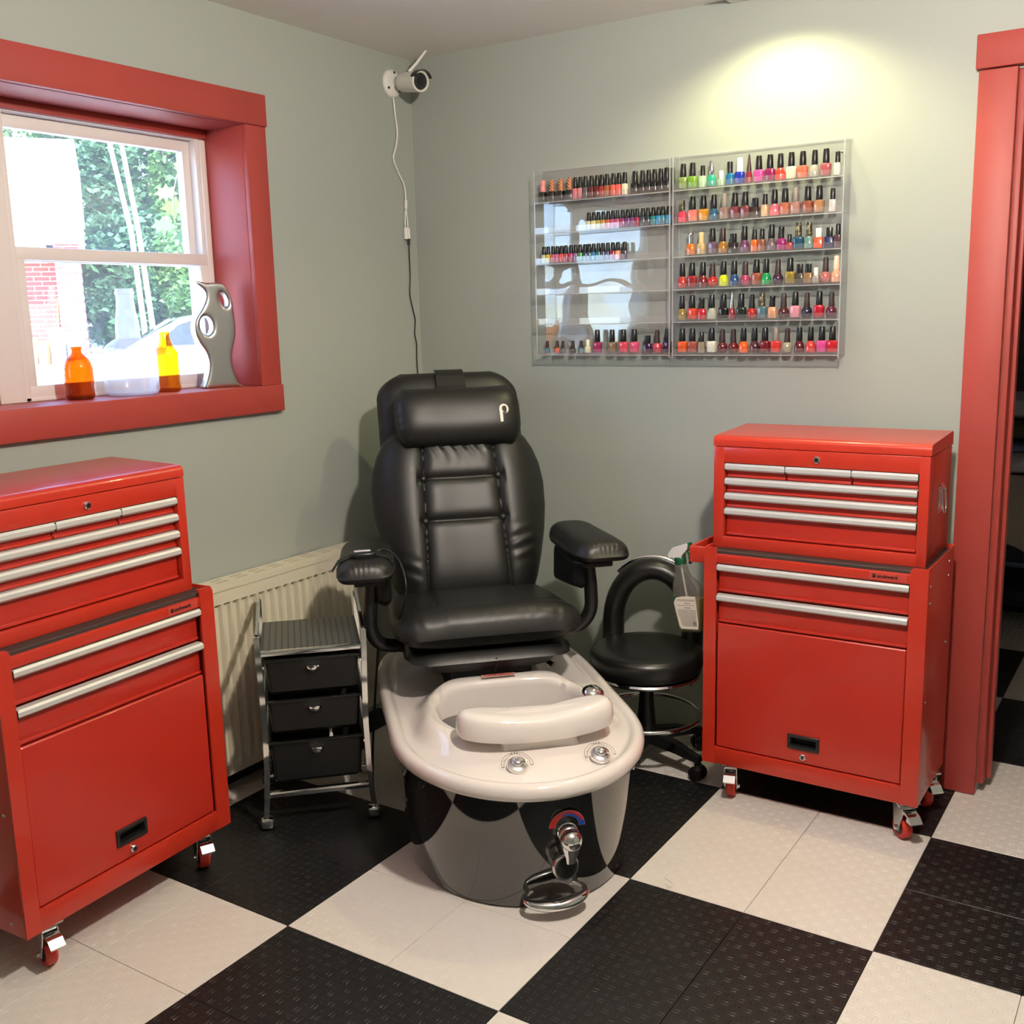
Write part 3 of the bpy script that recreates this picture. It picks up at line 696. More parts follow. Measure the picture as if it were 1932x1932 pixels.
MB().tube(spline([(XC-.33, .60, .760), (XC-.28, .62, .772), (XC-.245, .56, .755), (XC-.232, .50, .70), (XC-.238, .50, .64), (XC-.26, .55, .56)], 6), .0032, 6).build('remote_cord', M_blackp, rem, smooth=70)
MB().tube(spline([(XC-.30, .70, .50), (XC-.305, .72, .42), (XC-.32, .70, .30), (XC-.34, .66, .12), (XC-.345, .62, .01)], 5), .004, 6).build('power_cord', M_blackp, SPA, smooth=70)

# ------------------------------------------------------------------ ceiling lamps
M_lampw = mat('lamp_enamel', srgb((232, 228, 220)), .4)
def lens_mat(name, col, st): return mat(name, (.8, .8, .8), .5, emit=(col, st))
WARM = (1.0, .90, .78); YEL = (1.0, .93, .50)
R = thing('ceiling_lamp_offscreen', 'warm ceiling lamp with a round bulb above the room centre', 'ceiling lamp', (.70, -.75, H))
MB().lathe([(.001, -.03), (.02, -.03), (.06, -.012), (.065, 0)], 28).build('canopy', M_lampw, R, smooth=40)
MB().lathe([(.016, -.075), (.018, -.07), (.018, -.03)], 16).build('socket', M_lampw, R, smooth=40)
MB().ball((0, 0, -.118), .05, 24, 14).build('bulb_offscreen', mat('warm_bulb', (.8, .8, .8), .5, emit=(WARM, LAMP_MAIN/PI/(PI*.0025))), R, smooth=60)
MB().rbox(-.138, .9, YW-.16, YW-.001, H-.012, H, .003).build('trim_2', M_ceil, smooth=40, kind='structure')
def wallspot(x, y, energy, col, label, size=140):
    R = thing('ceiling_spotlight_offscreen', label, 'ceiling lamp', (x, y, H))
    m = MB(); m.lathe([(.038, -.004), (.040, -.008), (.052, -.006), (.055, 0)], 24, caps=(False, True)); m.build('trim_ring', M_lampw, R, smooth=40)
    MB().lathe([(.037, -.006), (.037, -.003)], 20).build('lens_offscreen', lens_mat('yellow_lens', YEL, 10), R)
    l = bpy.data.lights.new('wall_spot_offscreen', 'SPOT'); l.energy = energy; l.color = col; l.spot_size = math.radians(size); l.spot_blend = .55; l.shadow_soft_size = .02
    link('wall_spot_offscreen', l, R, (0, 0, -.014))
wallspot(.04, .70, LAMP_WALL, YEL, 'small yellow recessed spotlight in the ceiling above the polish racks')

# ------------------------------------------------------------------ radiator
RY0, RY1, RZ0, RZ1, RX = -.42, .50, .075, .662, -1.25
R = thing('radiator', 'cream ribbed panel radiator on the wall under the window', 'radiator', (-1.3, 0, 0))
pitch = .0348; ncol = int((RY1-RY0-.06)/pitch)
m = MB(); y0 = RY0+.03
prof = []                                   # horizontal section of the pressed front panel
for k in range(ncol):
    c = y0+(k+.5)*pitch
    prof += [(c-.0125, 0), (c-.0080, -.012), (c+.0080, -.012), (c+.0125, 0)]
prof = [(RY0, 0)]+prof+[(RY1, 0)]
def sec(z, k): return [(RX+.3*0+(-.0+d*k)+1.3, y, z) for y, d in prof]
zs = [(RZ0, 0), (RZ0+.03, 0), (RZ0+.042, 1), (RZ1-.0525, 1), (RZ1-.0515, 0), (RZ1-.012, 0)]
m.loft([sec(z, k) for z, k in zs], closed=False, caps=(False, False))
m.build('front_panel', M_rad, R, smooth=50)
m = MB(); m.box(-1.305+1.3, RX+1.3-.0135, RY0, RY1, RZ0+.002, RZ1-.055); m.build('core', M_rad, R)
m = MB(); zg0, zg1 = RZ1-.006, RZ1                       # top grille with two rows of open slots
for xa, xb in ((-1.345, -1.331), (-1.315, -1.305), (-1.289, RX+.002)): m.box(xa+1.3, xb+1.3, RY0, RY1, zg0, zg1)
for xa, xb in ((-1.331, -1.315), (-1.305, -1.289)):
    yy = RY0
    while yy < RY1-.001:
        e1 = min(yy+.035, RY1); m.box(xa+1.3, xb+1.3, yy, e1, zg0, zg1); yy = e1
        if yy > RY1-.06: m.box(xa+1.3, xb+1.3, yy, RY1, zg0, zg1); break
        for q in range(6):
            yy += .0038
            if q < 5: m.box(xa+1.3, xb+1.3, yy, yy+.0037, zg0, zg1); yy += .0037
m.build('top_grille', M_rad, R)
MB().box(RX+1.3-.004, RX+1.3+.002, RY0, RY1, RZ1-.013, zg0).build('front_lip', M_rad, R)
for y in (RY0, RY1): MB().rbox(-1.345+1.3, RX+1.3+.001, y-.003, y+.003, RZ0, RZ1, .002).build('end_panel', M_rad, R, smooth=40)
for y in (RY0+.2, RY1-.2): MB().box(-.052, -.02, y-.015, y+.015, RZ0+.1, RZ1-.05).build('bracket', M_rad, R)
m = MB().box(-1.352+1.3, -1.335+1.3, RY0, RY1-.02, 0, .07); m.build('pipe_cover', M_blackm, R)

# ------------------------------------------------------------------ drawer trolley
R = thing('drawer_trolley', 'small chrome trolley with three black plastic drawers', 'trolley', (-.903, -.178, 0), PI/4)
def barpath(m, pts, w, t):
    """flat bar: width w along y/normal plane, thickness t along x"""
    P = [Vector(p) for p in pts]; rings = []
    for k, p in enumerate(P):
        a = P[max(0, k-1)]; b_ = P[min(len(P)-1, k+1)]; d = (b_-a).normalized(); n = Vector((1, 0, 0)); s_ = d.cross(n).normalized()
        rings.append([tuple(p+n*t/2*i+s_*w/2*j) for i, j in ((1, 1), (-1, 1), (-1, -1), (1, -1))])
    m.loft(rings)
for s in (-1, 1):
    m = MB(); barpath(m, [(s*.1465, .0, .572), (s*.146, -.004, .52), (s*.142, -.012, .42), (s*.140, -.014, .30), (s*.143, -.008, .18), (s*.149, 0, .08), (s*.153, .003, .042)], .019, .015)
    m.build('front_leg', M_chrome, R, smooth=30)
    m = MB(); barpath(m, [(s*.146, -.006, .570), (s*.146, .10, .582), (s*.145, .22, .600), (s*.145, .30, .604), (s*.145, .312, .59)], .022, .008); m.build('side_rail', M_chrome, R, smooth=30)
    m = MB(); barpath(m, [(s*.145, .308, .602), (s*.145, .312, .3), (s*.147, .31, .042)], .018, .013); m.build('rear_leg', M_chrome, R, smooth=30)
    for z in (.495, .375, .252): MB().box(s*.138-.006, s*.138+.006, 0, .30, z-.018, z-.010).build('drawer_runner', M_chrome, R)
    for y in (.003, .31):
        x = s*.152; m = MB(); m.lathe_at((x, y, .036), [(.005, 0), (.005, .012)], 10); m.rbox(x-.017, x+.017, y-.018, y+.014, .0055, .036, .006, 2)
        cst = m.build('caster', M_chrome, R, smooth=40)
        m = MB(); m.X = Matrix.Translation((x, y+.004, .0165)) @ Matrix.Rotation(PI/2, 4, 'Y'); m.lathe([(.0162, -.0185), (.0165, 0), (.0162, .0185)], 16); m.build('wheel', M_blackp, cst, smooth=40)
MB().rbox(-.142, .142, -.008, .012, .515, .5285, .003).build('shelf_edge', M_chrome, R, smooth=40)
MB().rbox(-.146, .146, -.006, .010, .095, .112, .002).build('cross_bar', M_chrome, R, smooth=40)
MB().rbox(-.146, .146, .302, .316, .095, .112, .002).build('cross_bar', M_chrome, R, smooth=40)
# perforated top: dark holes from a repeating pattern
pm = mat('perforated_steel', (.16, .165, .16), .4, metal=.7); t = pm.node_tree; bs = t.nodes['Principled BSDF']; N = t.nodes.new; L = t.links.new
tc = N('ShaderNodeTexCoord'); sp = N('ShaderNodeSeparateXYZ'); L(tc.outputs['Object'], sp.inputs[0])
def mth(op, a, b_=None):
    n = N('ShaderNodeMath'); n.operation = op
    for i, q in enumerate((a, b_)):
        if q is None: continue
        if isinstance(q, (int, float)): n.inputs[i].default_value = q
        else: L(q, n.inputs[i])
    return n.outputs[0]
fx_ = mth('ABSOLUTE', mth('SUBTRACT', mth('FRACT', mth('MULTIPLY', sp.outputs[0], 56.)), .5)); fy_ = mth('ABSOLUTE', mth('SUBTRACT', mth('FRACT', mth('MULTIPLY', sp.outputs[1], 100.)), .5))
hole = mth('MULTIPLY', mth('LESS_THAN', fx_, .15), mth('LESS_THAN', fy_, .27))
mx = N('ShaderNodeMix'); mx.data_type = 'RGBA'; mx.inputs[6].default_value = (.16, .165, .16, 1); mx.inputs[7].default_value = (.004, .004, .004, 1)
L(hole, mx.inputs[0]); L(mx.outputs[2], bs.inputs['Base Color'])
MB().rbox(-.139, .139, .01, .305, .521, .5265, .002).build('top_shelf', pm, R)
M_bin = mat('black_drawer_plastic', (.0035, .0035, .0035), .45, bump=(700, .1, .0004))
for zt, zb in ((.497, .392), (.377, .275), (.254, .128)):
    m = MB(); n = 6
    def dr(hx, y0, y1, z): return [(x, y, z) for x, y in rrect(hx, (y1-y0)/2, .012, 4, 0, (y0+y1)/2)]
    m.loft([dr(.116, .022, .262, zb), dr(.122, .010, .270, zb+.012), dr(.130, .004, .282, zt), dr(.127, .007, .279, zt), dr(.113, .025, .259, zb+.006)], caps=(True, True))
    dd = m.build('drawer', M_bin, R, smooth=40)
    m = MB(); m.rbox(-.138, .138, -.004, .010, zt-.002, zt+.004, .002); m.rbox(-.138, -.126, 0, .29, zt-.002, zt+.004, .002); m.rbox(.126, .138, 0, .29, zt-.002, zt+.004, .002); m.build('rim', M_bin, dd, smooth=40)
    m = MB(); P = [(.021*math.cos(a), -.019*abs(math.sin(a))**.9) for a in np.linspace(0, PI, 13)]
    m.X = Matrix.Translation((-.0, -.001, zt-.018)); m.loft([[(x*k, -y_, z*k) for x, z in P] for k, y_ in ((1, -.008), (1, .002), (.9, .007), (.6, .010))]); m.build('cup_pull', M_chrome, dd, smooth=60)
b_ = Matrix.Rotation(PI/4, 3, 'Z') @ Vector((.042, .035, 0))
R2 = thing('dropper_bottle', 'small white capped bottle standing in the bottom drawer of the chrome trolley', 'bottle', (-.903+b_.x, -.178+b_.y, .1345))
MB().lathe([(.014, 0), (.0145, .01), (.0145, .075), (.010, .085), (.008, .09)], 14).build('bottle_body', M_white, R2, smooth=40)
MB().lathe([(.010, .09), (.010, .105), (.006, .11), (.004, .135), (.002, .142)], 12).build('nozzle', M_white, R2, smooth=40)

# ------------------------------------------------------------------ stool
SX, SY, SZ = -.280, .675, .386
R = thing('pedicure_stool', 'black round stool with arched padded back beside the foot tub', 'stool', (SX, SY, 0), math.radians(18))
MB().lathe([(.155, SZ-.075), (.172, SZ-.068), (.180, SZ-.045), (.180, SZ-.022), (.175, SZ-.008), (.163, SZ-.001), (.12, SZ+.002), (.001, SZ+.003)], 48).build('seat', M_leather2, R, smooth=50)
MB().lathe([(.14, SZ-.088), (.172, SZ-.086), (.176, SZ-.080), (.172, SZ-.074), (.14, SZ-.074)], 48).build('seat_ring', M_chrome, R, smooth=50)
MB().lathe([(.014, .10), (.014, .318)], 14).build('gas_lift', M_chrome, R, smooth=40)
MB().lathe([(.034, .07), (.032, .12), (.024, .21), (.022, .26)], 18).build('column_cover', M_blackp, R, smooth=40)
MB().tube([(.02, 0, .305), (.10, -.05, .30), (.15, -.07, .295)], .005, 8).build('height_lever', M_chrome, R, smooth=60)
cap_ = MB(); P = []
for k in range(25):
    a = PI*k/24; P.append((.130*math.cos(a), .150+.012*math.sin(a), SZ+.02+.195*math.sin(a)**.85))
P = [(.128, .12, SZ-.07)]+P+[(-.128, .12, SZ-.07)]
bm_ = MB().tube(P, .042, 14, flat=(1, .85)); bo = bm_.build('back_arch', M_leather2, R, smooth=70)
P2 = [(x*1.24, y+.012, (z-SZ)*1.10+SZ+.014) for x, y, z in P[8:20]]
MB().tube(P2, .007, 8, flat=(1, 1.6)).build('back_trim', M_chrome, bo, smooth=70)
for k in range(5):
    a = 2*PI*k/5+math.radians(-32); d = Vector((math.cos(a), math.sin(a), 0)); n = Vector((-d.y, d.x, 0)); rings = []
    for r_, w_, z0_, z1_ in ((.02, .024, .075, .115), (.12, .02, .07, .10), (.19, .016, .062, .082), (.212, .014, .06, .078)):
        rings.append([tuple(d*r_+n*w_+Vector((0, 0, z0_))), tuple(d*r_-n*w_+Vector((0, 0, z0_))), tuple(d*r_-n*w_*.7+Vector((0, 0, z1_))), tuple(d*r_+n*w_*.7+Vector((0, 0, z1_)))])
    lg = MB().loft(rings).build('base_leg', M_blackp, R, smooth=30)
    c_ = d*.205; m = MB(); m.lathe_at(tuple(c_+Vector((0, 0, .045))), [(.008, 0), (.008, .025)], 10); m.rbox(c_.x-.012, c_.x+.012, c_.y-.022, c_.y+.022, .03, .052, .006)
    cs = m.build('caster', M_blackp, lg, smooth=40)
    for sg in (-1, 1):
        m = MB(); m.lathe_at(tuple(c_+n*sg*.006+Vector((0, 0, .024))), [(.012, 0), (.023, .002), (.024, .008), (.021, .016), (.006, .018)], 16, n*sg); m.build('caster_wheel', M_blackp, lg, smooth=50)
P = [(.17*math.cos(a), .17*math.sin(a), .165) for a in np.linspace(0, 2*PI, 41)[:-1]]
MB().tube(P, .008, 8, closed=True).build('foot_ring', M_chrome, R, smooth=70)

# ------------------------------------------------------------------ spray bottle hung on the cabinet handle
R = thing('spray_bottle', 'clear spray bottle of yellow cleaner hanging from the cabinet push handle', 'spray bottle', (-.112, .640, .474))
R.rotation_euler = (0, math.radians(-7), math.radians(-8))
M_sprayg = clear_mat('spray_plastic', (.86, .87, .86), 1.35, .22, body=(.62, .62, .6), cap=.25); M_liq = clear_mat('yellow_liquid', (.80, .76, .36), 1.33, .65, body=(.60, .54, .16))
def spr(scale, zs): 
    return [[(cx+x, y, z) for x, y in rrect(hx*scale, hy*scale, min(hx, hy)*.55*scale, 4)] for z, hx, hy, cx in zs]
SB = [(0, .034, .022, .004), (.006, .042, .027, .004), (.05, .047, .030, .004), (.10, .047, .030, .004), (.13, .044, .029, .003), (.15, .034, .026, -.004), (.165, .024, .022, -.010), (.18, .019, .018, -.012), (.205, .0155, .0155, -.014), (.215, .014, .014, -.014)]
bt = MB().loft(spr(1, SB)).build('bottle', M_sprayg, R, smooth=60)
MB().loft(spr(.93, [(.004, .034, .022, .004), (.01, .042, .027, .004), (.05, .047, .030, .004), (.10, .047, .030, .004)])).build('cleaner', M_liq, bt, smooth=60)
MB().lathe_at((-.014, 0, .206), [(.0175, 0), (.018, .006), (.018, .018), (.016, .022)], 20).build('collar', mat('green_plastic', srgb((20, 84, 58)), .4), R, smooth=40)
m = MB(); m.prism([(-.024, .226), (-.004, .226), (.002, .236), (.020, .252), (.024, .266), (.018, .270), (-.030, .258), (-.050, .236), (-.046, .226), (-.036, .228)], 'y', -.013, .013); m.build('spray_head', M_white, R, smooth=30)
m = MB(); m.rbox(.019, .029, -.009, .009, .254, .272, .003); m.build('nozzle', MATS['green_plastic'], R, smooth=40)
m = MB(); m.tube(spline([(.008, 0, .246), (.016, 0, .236), (.022, 0, .222), (.020, 0, .208)], 4), .005, 8, flat=(1.6, .7)); m.build('trigger', MATS['green_plastic'], R, smooth=60)
MB().tube([(-.014, 0, .206), (-.004, 0, .10), (.002, 0, .01)], .003, 8).build('dip_tube', M_white, bt)
lp = [(-.032, .092), (-.024, .108), (.004, .112), (.044, .112), (.047, .03), (.044, .012), (-.014, .012), (-.020, .02)]
m = MB(); m.prism(lp, 'y', -.0318, -.0300); lb = m.build('label', mat('label_paper', srgb((226, 216, 202)), .5), bt)
m = MB(); m.prism([(-.032, .092), (-.032, .108), (-.024, .1135), (-.014, .1125), (-.024, .107)], 'y', -.0322, -.0301); m.build('label_corner', MATS['green_plastic'], lb)
m = MB(); zl = .103
for k in range(24):
    x = -.02+.001*max(0, k-12); big = k in (3, 7)
    if big: m.box(.004, .026, -.0324, -.0317, zl-.0018, zl)
    elif k not in (2, 4, 6, 8):
        while x < .040:
            w_ = random.uniform(.003, .008); m.box(x, min(x+w_, .042), -.0324, -.0317, zl-.0011, zl); x += w_+.0012
    zl -= .0035
for k in range(6): m.box(.030+k*.002, .0309+k*.002, -.0324, -.0317, .024, .036)
m.build('label_print', mat('grey_ink', srgb((120, 112, 104)), .6), lb)

# ------------------------------------------------------------------ security camera
R = thing('security_camera', 'white bullet security camera with antenna on the corner wall', 'camera', (XW, .842, 2.243))
m = MB(); m.lathe_at((0, 0, 0), [(.048, 0), (.048, .004), (.043, .011), (.028, .015), (.022, .016)], 28, (1, 0, 0)); m.build('mount', M_white, R, smooth=40)
for a in (1.5, 3.7, 5.6): MB().lathe_at((.0125, .036*math.cos(a), .036*math.sin(a)), [(.005, 0), (.0045, .002)], 8, (1, 0, 0)).build('screw', M_blackm, R)
bd = Vector((.93, -.30, -.14)).normalized(); c_ = Vector((.070, -.002, -.004))
m = MB(); m.tube([(.012, 0, 0), (.035, .0, -.001), (.062, -.004, -.004)], .011, 12); m.ball((.03, 0, 0), .015, 14, 8); m.build('bracket', M_white, R, smooth=60)
m = MB(); m.lathe_at(tuple(c_-bd*.025), [(.012, -.008), (.026, -.005), (.032, .004), (.033, .02), (.035, .10), (.035, .112), (.0325, .114), (.031, .112), (.030, .1075), (.001, .1075)], 28, bd); body = m.build('camera_body', M_white, R, smooth=40)
m = MB(); m.lathe_at(tuple(c_-bd*.025), [(.0325, .1145), (.0300, .1150), (.0275, .1115), (.0270, .1076)], 28, bd, (False, False)); m.build('bezel', mat('cream_plastic', srgb((232, 228, 210)), .4), body, smooth=40)
m = MB(); m.lathe_at(tuple(c_-bd*.025), [(.027, .1085), (.027, .110), (.012, .1105), (.011, .113), (.002, .1145)], 24, bd); m.build('lens_plate', M_blackp, body, smooth=40)
side = bd.cross(Vector((0, 0, 1))).normalized(); upv = side.cross(bd).normalized()
for k in range(12):
    a = 2*PI*k/12; p_ = c_-bd*.025+bd*.110+(side*math.cos(a)+upv*math.sin(a))*.0195
    MB().lathe_at(tuple(p_), [(.0026, 0), (.002, .0012)], 8, bd).build('led', mat('dark_led', (.08, .08, .09), .2), body)
m = MB(); rings = []
for t_ in (.100, .128):
    rings.append([tuple(c_-bd*.025+bd*(t_-.0*abs(a))+(side*math.sin(a)+upv*math.cos(a))*.0375) for a in np.linspace(-1.25, 1.25, 15)]+[tuple(c_-bd*.025+bd*t_+(side*math.sin(a)+upv*math.cos(a))*.0352) for a in np.linspace(1.25, -1.25, 15)])
m.loft(rings); m.build('sun_hood', M_blackp, body, smooth=40)
m = MB(); a0_ = c_+bd*.012+upv*.033; m.tube([tuple(a0_), tuple(a0_+Vector((.02, .018, .028))), tuple(a0_+Vector((.052, .042, .075)))], [.0062, .0055, .0038], 10); m.build('antenna', M_white, R, smooth=60)
me = text_mesh('ZOSI', .011, .0003, .0002); me.materials.clear(); me.materials.append(mat('grey_logo', srgb((96, 92, 88)), .5))
o = link('logo', me, body)
sd2 = (side*.55+upv*.83).normalized()*-1; nrm = (-side*.62+upv*.78).normalized()
tx = bd; ty = nrm.cross(tx).normalized(); o.matrix_world = Matrix.Translation(Vector(c_)+bd*.012+nrm*.0345-ty*.004) @ Matrix((tx, ty, nrm)).transposed().to_4x4()
CO = [(0, .842, 2.196), (0, .848, 2.14), (0, .856, 2.08), (0, .845, 2.03), (0, .828, 1.99), (0, .850, 1.945), (0, .883, 1.90), (0, .889, 1.84)]
K = thing('camera_cable', 'white cable dangling from the camera down to black adaptor lead', 'cable', (XW+.006, .842, 2.196))
def loc_(P, dx=0): return [(x+dx, y-.842, z-2.196) for x, y, z in P]
MB().tube(spline(loc_(CO), 6), .0032, 8).build('lead', M_white, K, smooth=70)
MB().tube(loc_([(0, .889, 1.85), (0, .8875, 1.82)]), .0058, 10).build('splitter', M_white, K, smooth=60)
MB().tube(spline(loc_([(0, .8875, 1.822), (0, .881, 1.79), (0, .880, 1.75)]), 4), .0028, 8).build('branch_lead', M_white, K, smooth=70)
MB().tube(spline(loc_([(0, .8875, 1.822), (.002, .890, 1.78), (.003, .890, 1.745)]), 4), .0028, 8).build('branch_lead', M_white, K, smooth=70)
MB().tube(loc_([(.002, .880, 1.752), (.002, .880, 1.712)]), .0085, 12).build('network_socket', M_white, K, smooth=50)
MB().tube(loc_([(.004, .891, 1.75), (.004, .893, 1.715)]), .0062, 12).build('power_socket', M_white, K, smooth=50)
MB().tube(loc_([(.004, .893, 1.714), (.004, .893, 1.692)]), .0050, 10).build('power_plug', M_blackp, K, smooth=50)
MB().tube(spline(loc_([(.004, .893, 1.692), (.002, .894, 1.65), (.0, .897, 1.58), (0, .891, 1.515), (0, .905, 1.46), (0, .916, 1.42), (0, .910, 1.37), (0, .919, 1.33), (0, .917, 1.25), (.02, .91, 1.05), (.04, .90, .80), (.04, .88, .5), (.03, .85, .02)]), 5), .0022, 6).build('power_lead', M_blackp, K, smooth=70)

# ------------------------------------------------------------------ things on the window sill
R = thing('amber_bottle', 'stubby amber glass bottle with a short neck on the window sill', 'bottle', (-1.442, -.452, WZ0))
MB().lathe([(.030, .001), (.036, .004), (.0385, .012), (.0365, .03), (.0365, .035), (.0385, .045), (.0385, .085), (.036, .095), (.0345, .10), (.028, .112), (.018, .122), (.0135, .127), (.013, .136), (.0150, .137), (.0155, .141), (.0135, .143), (.0125, .143)], 32, caps=(True, False)).build('glass', M_amber, R, smooth=50)
MB().lathe([(.0355, .002), (.0360, .006), (.0340, .010), (.020, .007)], 28).build('heel', M_amber, R, smooth=50)
R = thing('clear_bottle', 'large clear glass jug bottle with a narrow neck on the window sill', 'bottle', (-1.428, -.292, WZ0))
MB().lathe([(.055, .001), (.068, .004), (.074, .014), (.074, .115), (.072, .128), (.064, .14), (.054, .148), (.044, .155), (.034, .160), (.033, .168), (.033, .19), (.031, .21), (.026, .24), (.0235, .27), (.0235, .282), (.0265, .283), (.0265, .290), (.0245, .291), (.0245, .298)], 36, caps=(True, False)).build('glass', M_cglass, R, smooth=50)
MB().lathe([(.064, .003), (.070, .010), (.066, .016), (.03, .012)], 32).build('heel', M_cglass, R, smooth=50)
R = thing('amber_bottle', 'tall amber glass beer bottle with tapering neck on the window sill', 'bottle', (-1.442, -.156, WZ0))
MB().lathe([(.030, .001), (.035, .004), (.037, .012), (.0355, .035), (.0355, .05), (.0355, .10), (.0365, .105), (.0355, .112), (.031, .122), (.024, .132), (.0185, .144), (.0155, .158), (.0140, .166), (.0155, .167), (.0158, .172), (.0145, .175), (.0125, .175)], 32, caps=(True, False)).build('glass', mat('x', (1, 1, 1)) if 0 else clear_mat('honey_glass', (.86, .44, .035), 1.5, .06, body=(.95, .4, .02), cap=.2), R, smooth=50)
MB().lathe([(.033, .002), (.034, .006), (.032, .010), (.018, .007)], 28).build('heel', MATS['honey_glass'], R, smooth=50)
def silhouette(name, polys, k, cx, z0, ex, bev, m_, par, loc, rot):
    c = bpy.data.curves.new('s', 'CURVE'); c.dimensions = '2D'; c.fill_mode = 'BOTH'; c.extrude = ex; c.bevel_depth = bev; c.bevel_resolution = 4
    for P in polys:
        P = spline([(x, y, 0) for x, y in P+P[:3]], 4)[4:-8] if len(P) > 8 else P
        s_ = c.splines.new('POLY'); s_.points.add(len(P)-1); s_.use_cyclic_u = True
        for q, p in zip(s_.points, P): q.co = ((p[0]-cx)*k, (z0-p[1])*k, 0, 1)
    o = bpy.data.objects.new('s', c); C.objects.link(o); me = bpy.data.meshes.new_from_object(o.evaluated_get(bpy.context.evaluated_depsgraph_get()))
    bpy.data.objects.remove(o); bpy.data.curves.remove(c)
    o = bpy.data.objects.new('s', me); C.objects.link(o); rm = o.modifiers.new('r', 'REMESH'); rm.mode = 'VOXEL'; rm.voxel_size = .0026; sm = o.modifiers.new('s', 'SMOOTH'); sm.factor = .5; sm.iterations = 40
    me2 = bpy.data.meshes.new_from_object(o.evaluated_get(bpy.context.evaluated_depsgraph_get())); bpy.data.objects.remove(o); me = me2; me.materials.clear(); me.materials.append(m_)
    me.polygons.foreach_set('use_smooth', [True]*len(me.polygons)); me.set_sharp_from_angle(angle=math.radians(60)); me.name = name
    o = link(name, me, par, loc); o.rotation_euler = rot; return o
M_pew = mat('brushed_pewter', (.56, .55, .54), .27, metal=1, bump=(45, .05))
R = thing('pewter_vase', 'tall twisted silver pewter vase with two round holes on the sill', 'vase', (-1.420, .020, WZ0), math.radians(-20))
ol = [(1512, 205), (1548, 214), (1590, 222), (1640, 220), (1690, 220), (1728, 232), (1765, 285), (1788, 370), (1795, 470), (1800, 560), (1792, 640), (1765, 730), (1750, 800), (1756, 880), (1778, 960), (1800, 1022), (1798, 1030), (1660, 1031), (1524, 1031), (1524, 1020), (1540, 985), (1566, 900), (1572, 820), (1552, 740), (1512, 680), (1484, 620), (1475, 560), (1490, 500), (1538, 432), (1574, 370), (1588, 310), (1572, 262), (1540, 232)]
def oval(cx, cy, rx, ry, tilt, n=20): return [(cx+rx*math.cos(a)*math.cos(tilt)-ry*math.sin(a)*math.sin(tilt), cy+rx*math.cos(a)*math.sin(tilt)+ry*math.sin(a)*math.cos(tilt)) for a in np.linspace(0, 2*PI, n+1)[:-1]]
KV = .000383
silhouette('vase_body', [ol, oval(1724, 345, 44, 74, -.35), oval(1568, 545, 62, 86, -.1)], KV, 1655, 1040, .019, .0036, M_pew, R, (0, 0, 0), (PI/2, 0, PI/2))
for (hx, hy, rx, ry, tl) in ((1724, 345, 44, 74, -.35), (1568, 545, 60, 84, -.1)):
    for xs in (.0135, -.0135):
        pass
for (sx, sy, ln) in ((1620, 905, .02), (1700, 900, .018), (1660, 1005, .022), (1735, 860, .014), (1660, 620, .012), (1590, 690, .012), (1665, 560, .010)):
    P = [(.0158+.0002*math.sin(t*3), (sx-1655)*KV+ln*t, (1040-sy)*KV+ln*.5*math.sin(2.2*t)-ln*.3*t) for t in np.linspace(0, 1, 7)]
    MB().tube(P, .0009, 5).build('engraved_curl', M_chrome, R, smooth=70)

# ------------------------------------------------------------------ nail polish racks
ZS = [1.800, 1.700, 1.600, 1.500, 1.400, 1.297]
YB0, YB1 = .886, .947
def rack(x0, x1, label):
    R = thing('polish_rack', label, 'display rack', (x0, YW, 1.29))
    w = x1-x0; m = MB(); m.X = Matrix.Translation((-x0, -YW, -1.29))
    def p(nm, mt, *a, r=0):
        q = MB(); q.X = m.X; q.box(*a) if not r else q.rbox(*a, r); return q.build(nm, mt, R)
    p('back_sheet', M_acback, x0, x1, YW-.0055, YW-.0025, 1.29, 1.905)
    for x in (x0, x1-.003): 
        sp_ = p('side_sheet', M_acrylic, x, x+.003, YB0, YW-.006, 1.285, 1.902)
        p('side_edge', M_acedge, x-.0002, x+.0032, YB0-.001, YB0, 1.285, 1.90)
    p('top_edge', M_acedge, x0, x1, YW-.0055, YW-.0025, 1.9045, 1.9062)
    for z in ZS:
        s_ = p('shelf', M_acrylic, x0+.003, x1-.003, YB0, YW-.006, z-.003, z)
        p('shelf_lip', M_aclip, x0+.003, x1-.003, YB0-.003, YB0, z-.004, z+.016)
        p('lip_edge', M_acedge, x0+.003, x1-.003, YB0-.0035, YB0+.0005, z-.0055, z-.003)
    return R
rack(-.797, -.300, 'clear acrylic wall rack, the half empty one nearer the room corner')
rack(-.292, .236, 'clear acrylic wall rack full of polish, the one nearer the red doorway')
for xk, zk, wh in ((-.70, 1.77, 'under the black polish bottles'), (-.40, 1.79, 'under the coral polish bottles'), (-.70, 1.34, 'above the teal mini bottle'), (.21, 1.87, 'behind the clear bottle')):
    MB().lathe_at((0, 0, 0), [(.004, 0), (.004, .002), (.0015, .003)], 8, (0, -1, 0)).build('screw', M_zinc, None, label='small steel screw fixing the acrylic rack to the wall '+wh, cat='screw', group='rack fixing screws').location = (xk, YW-.0056, zk)

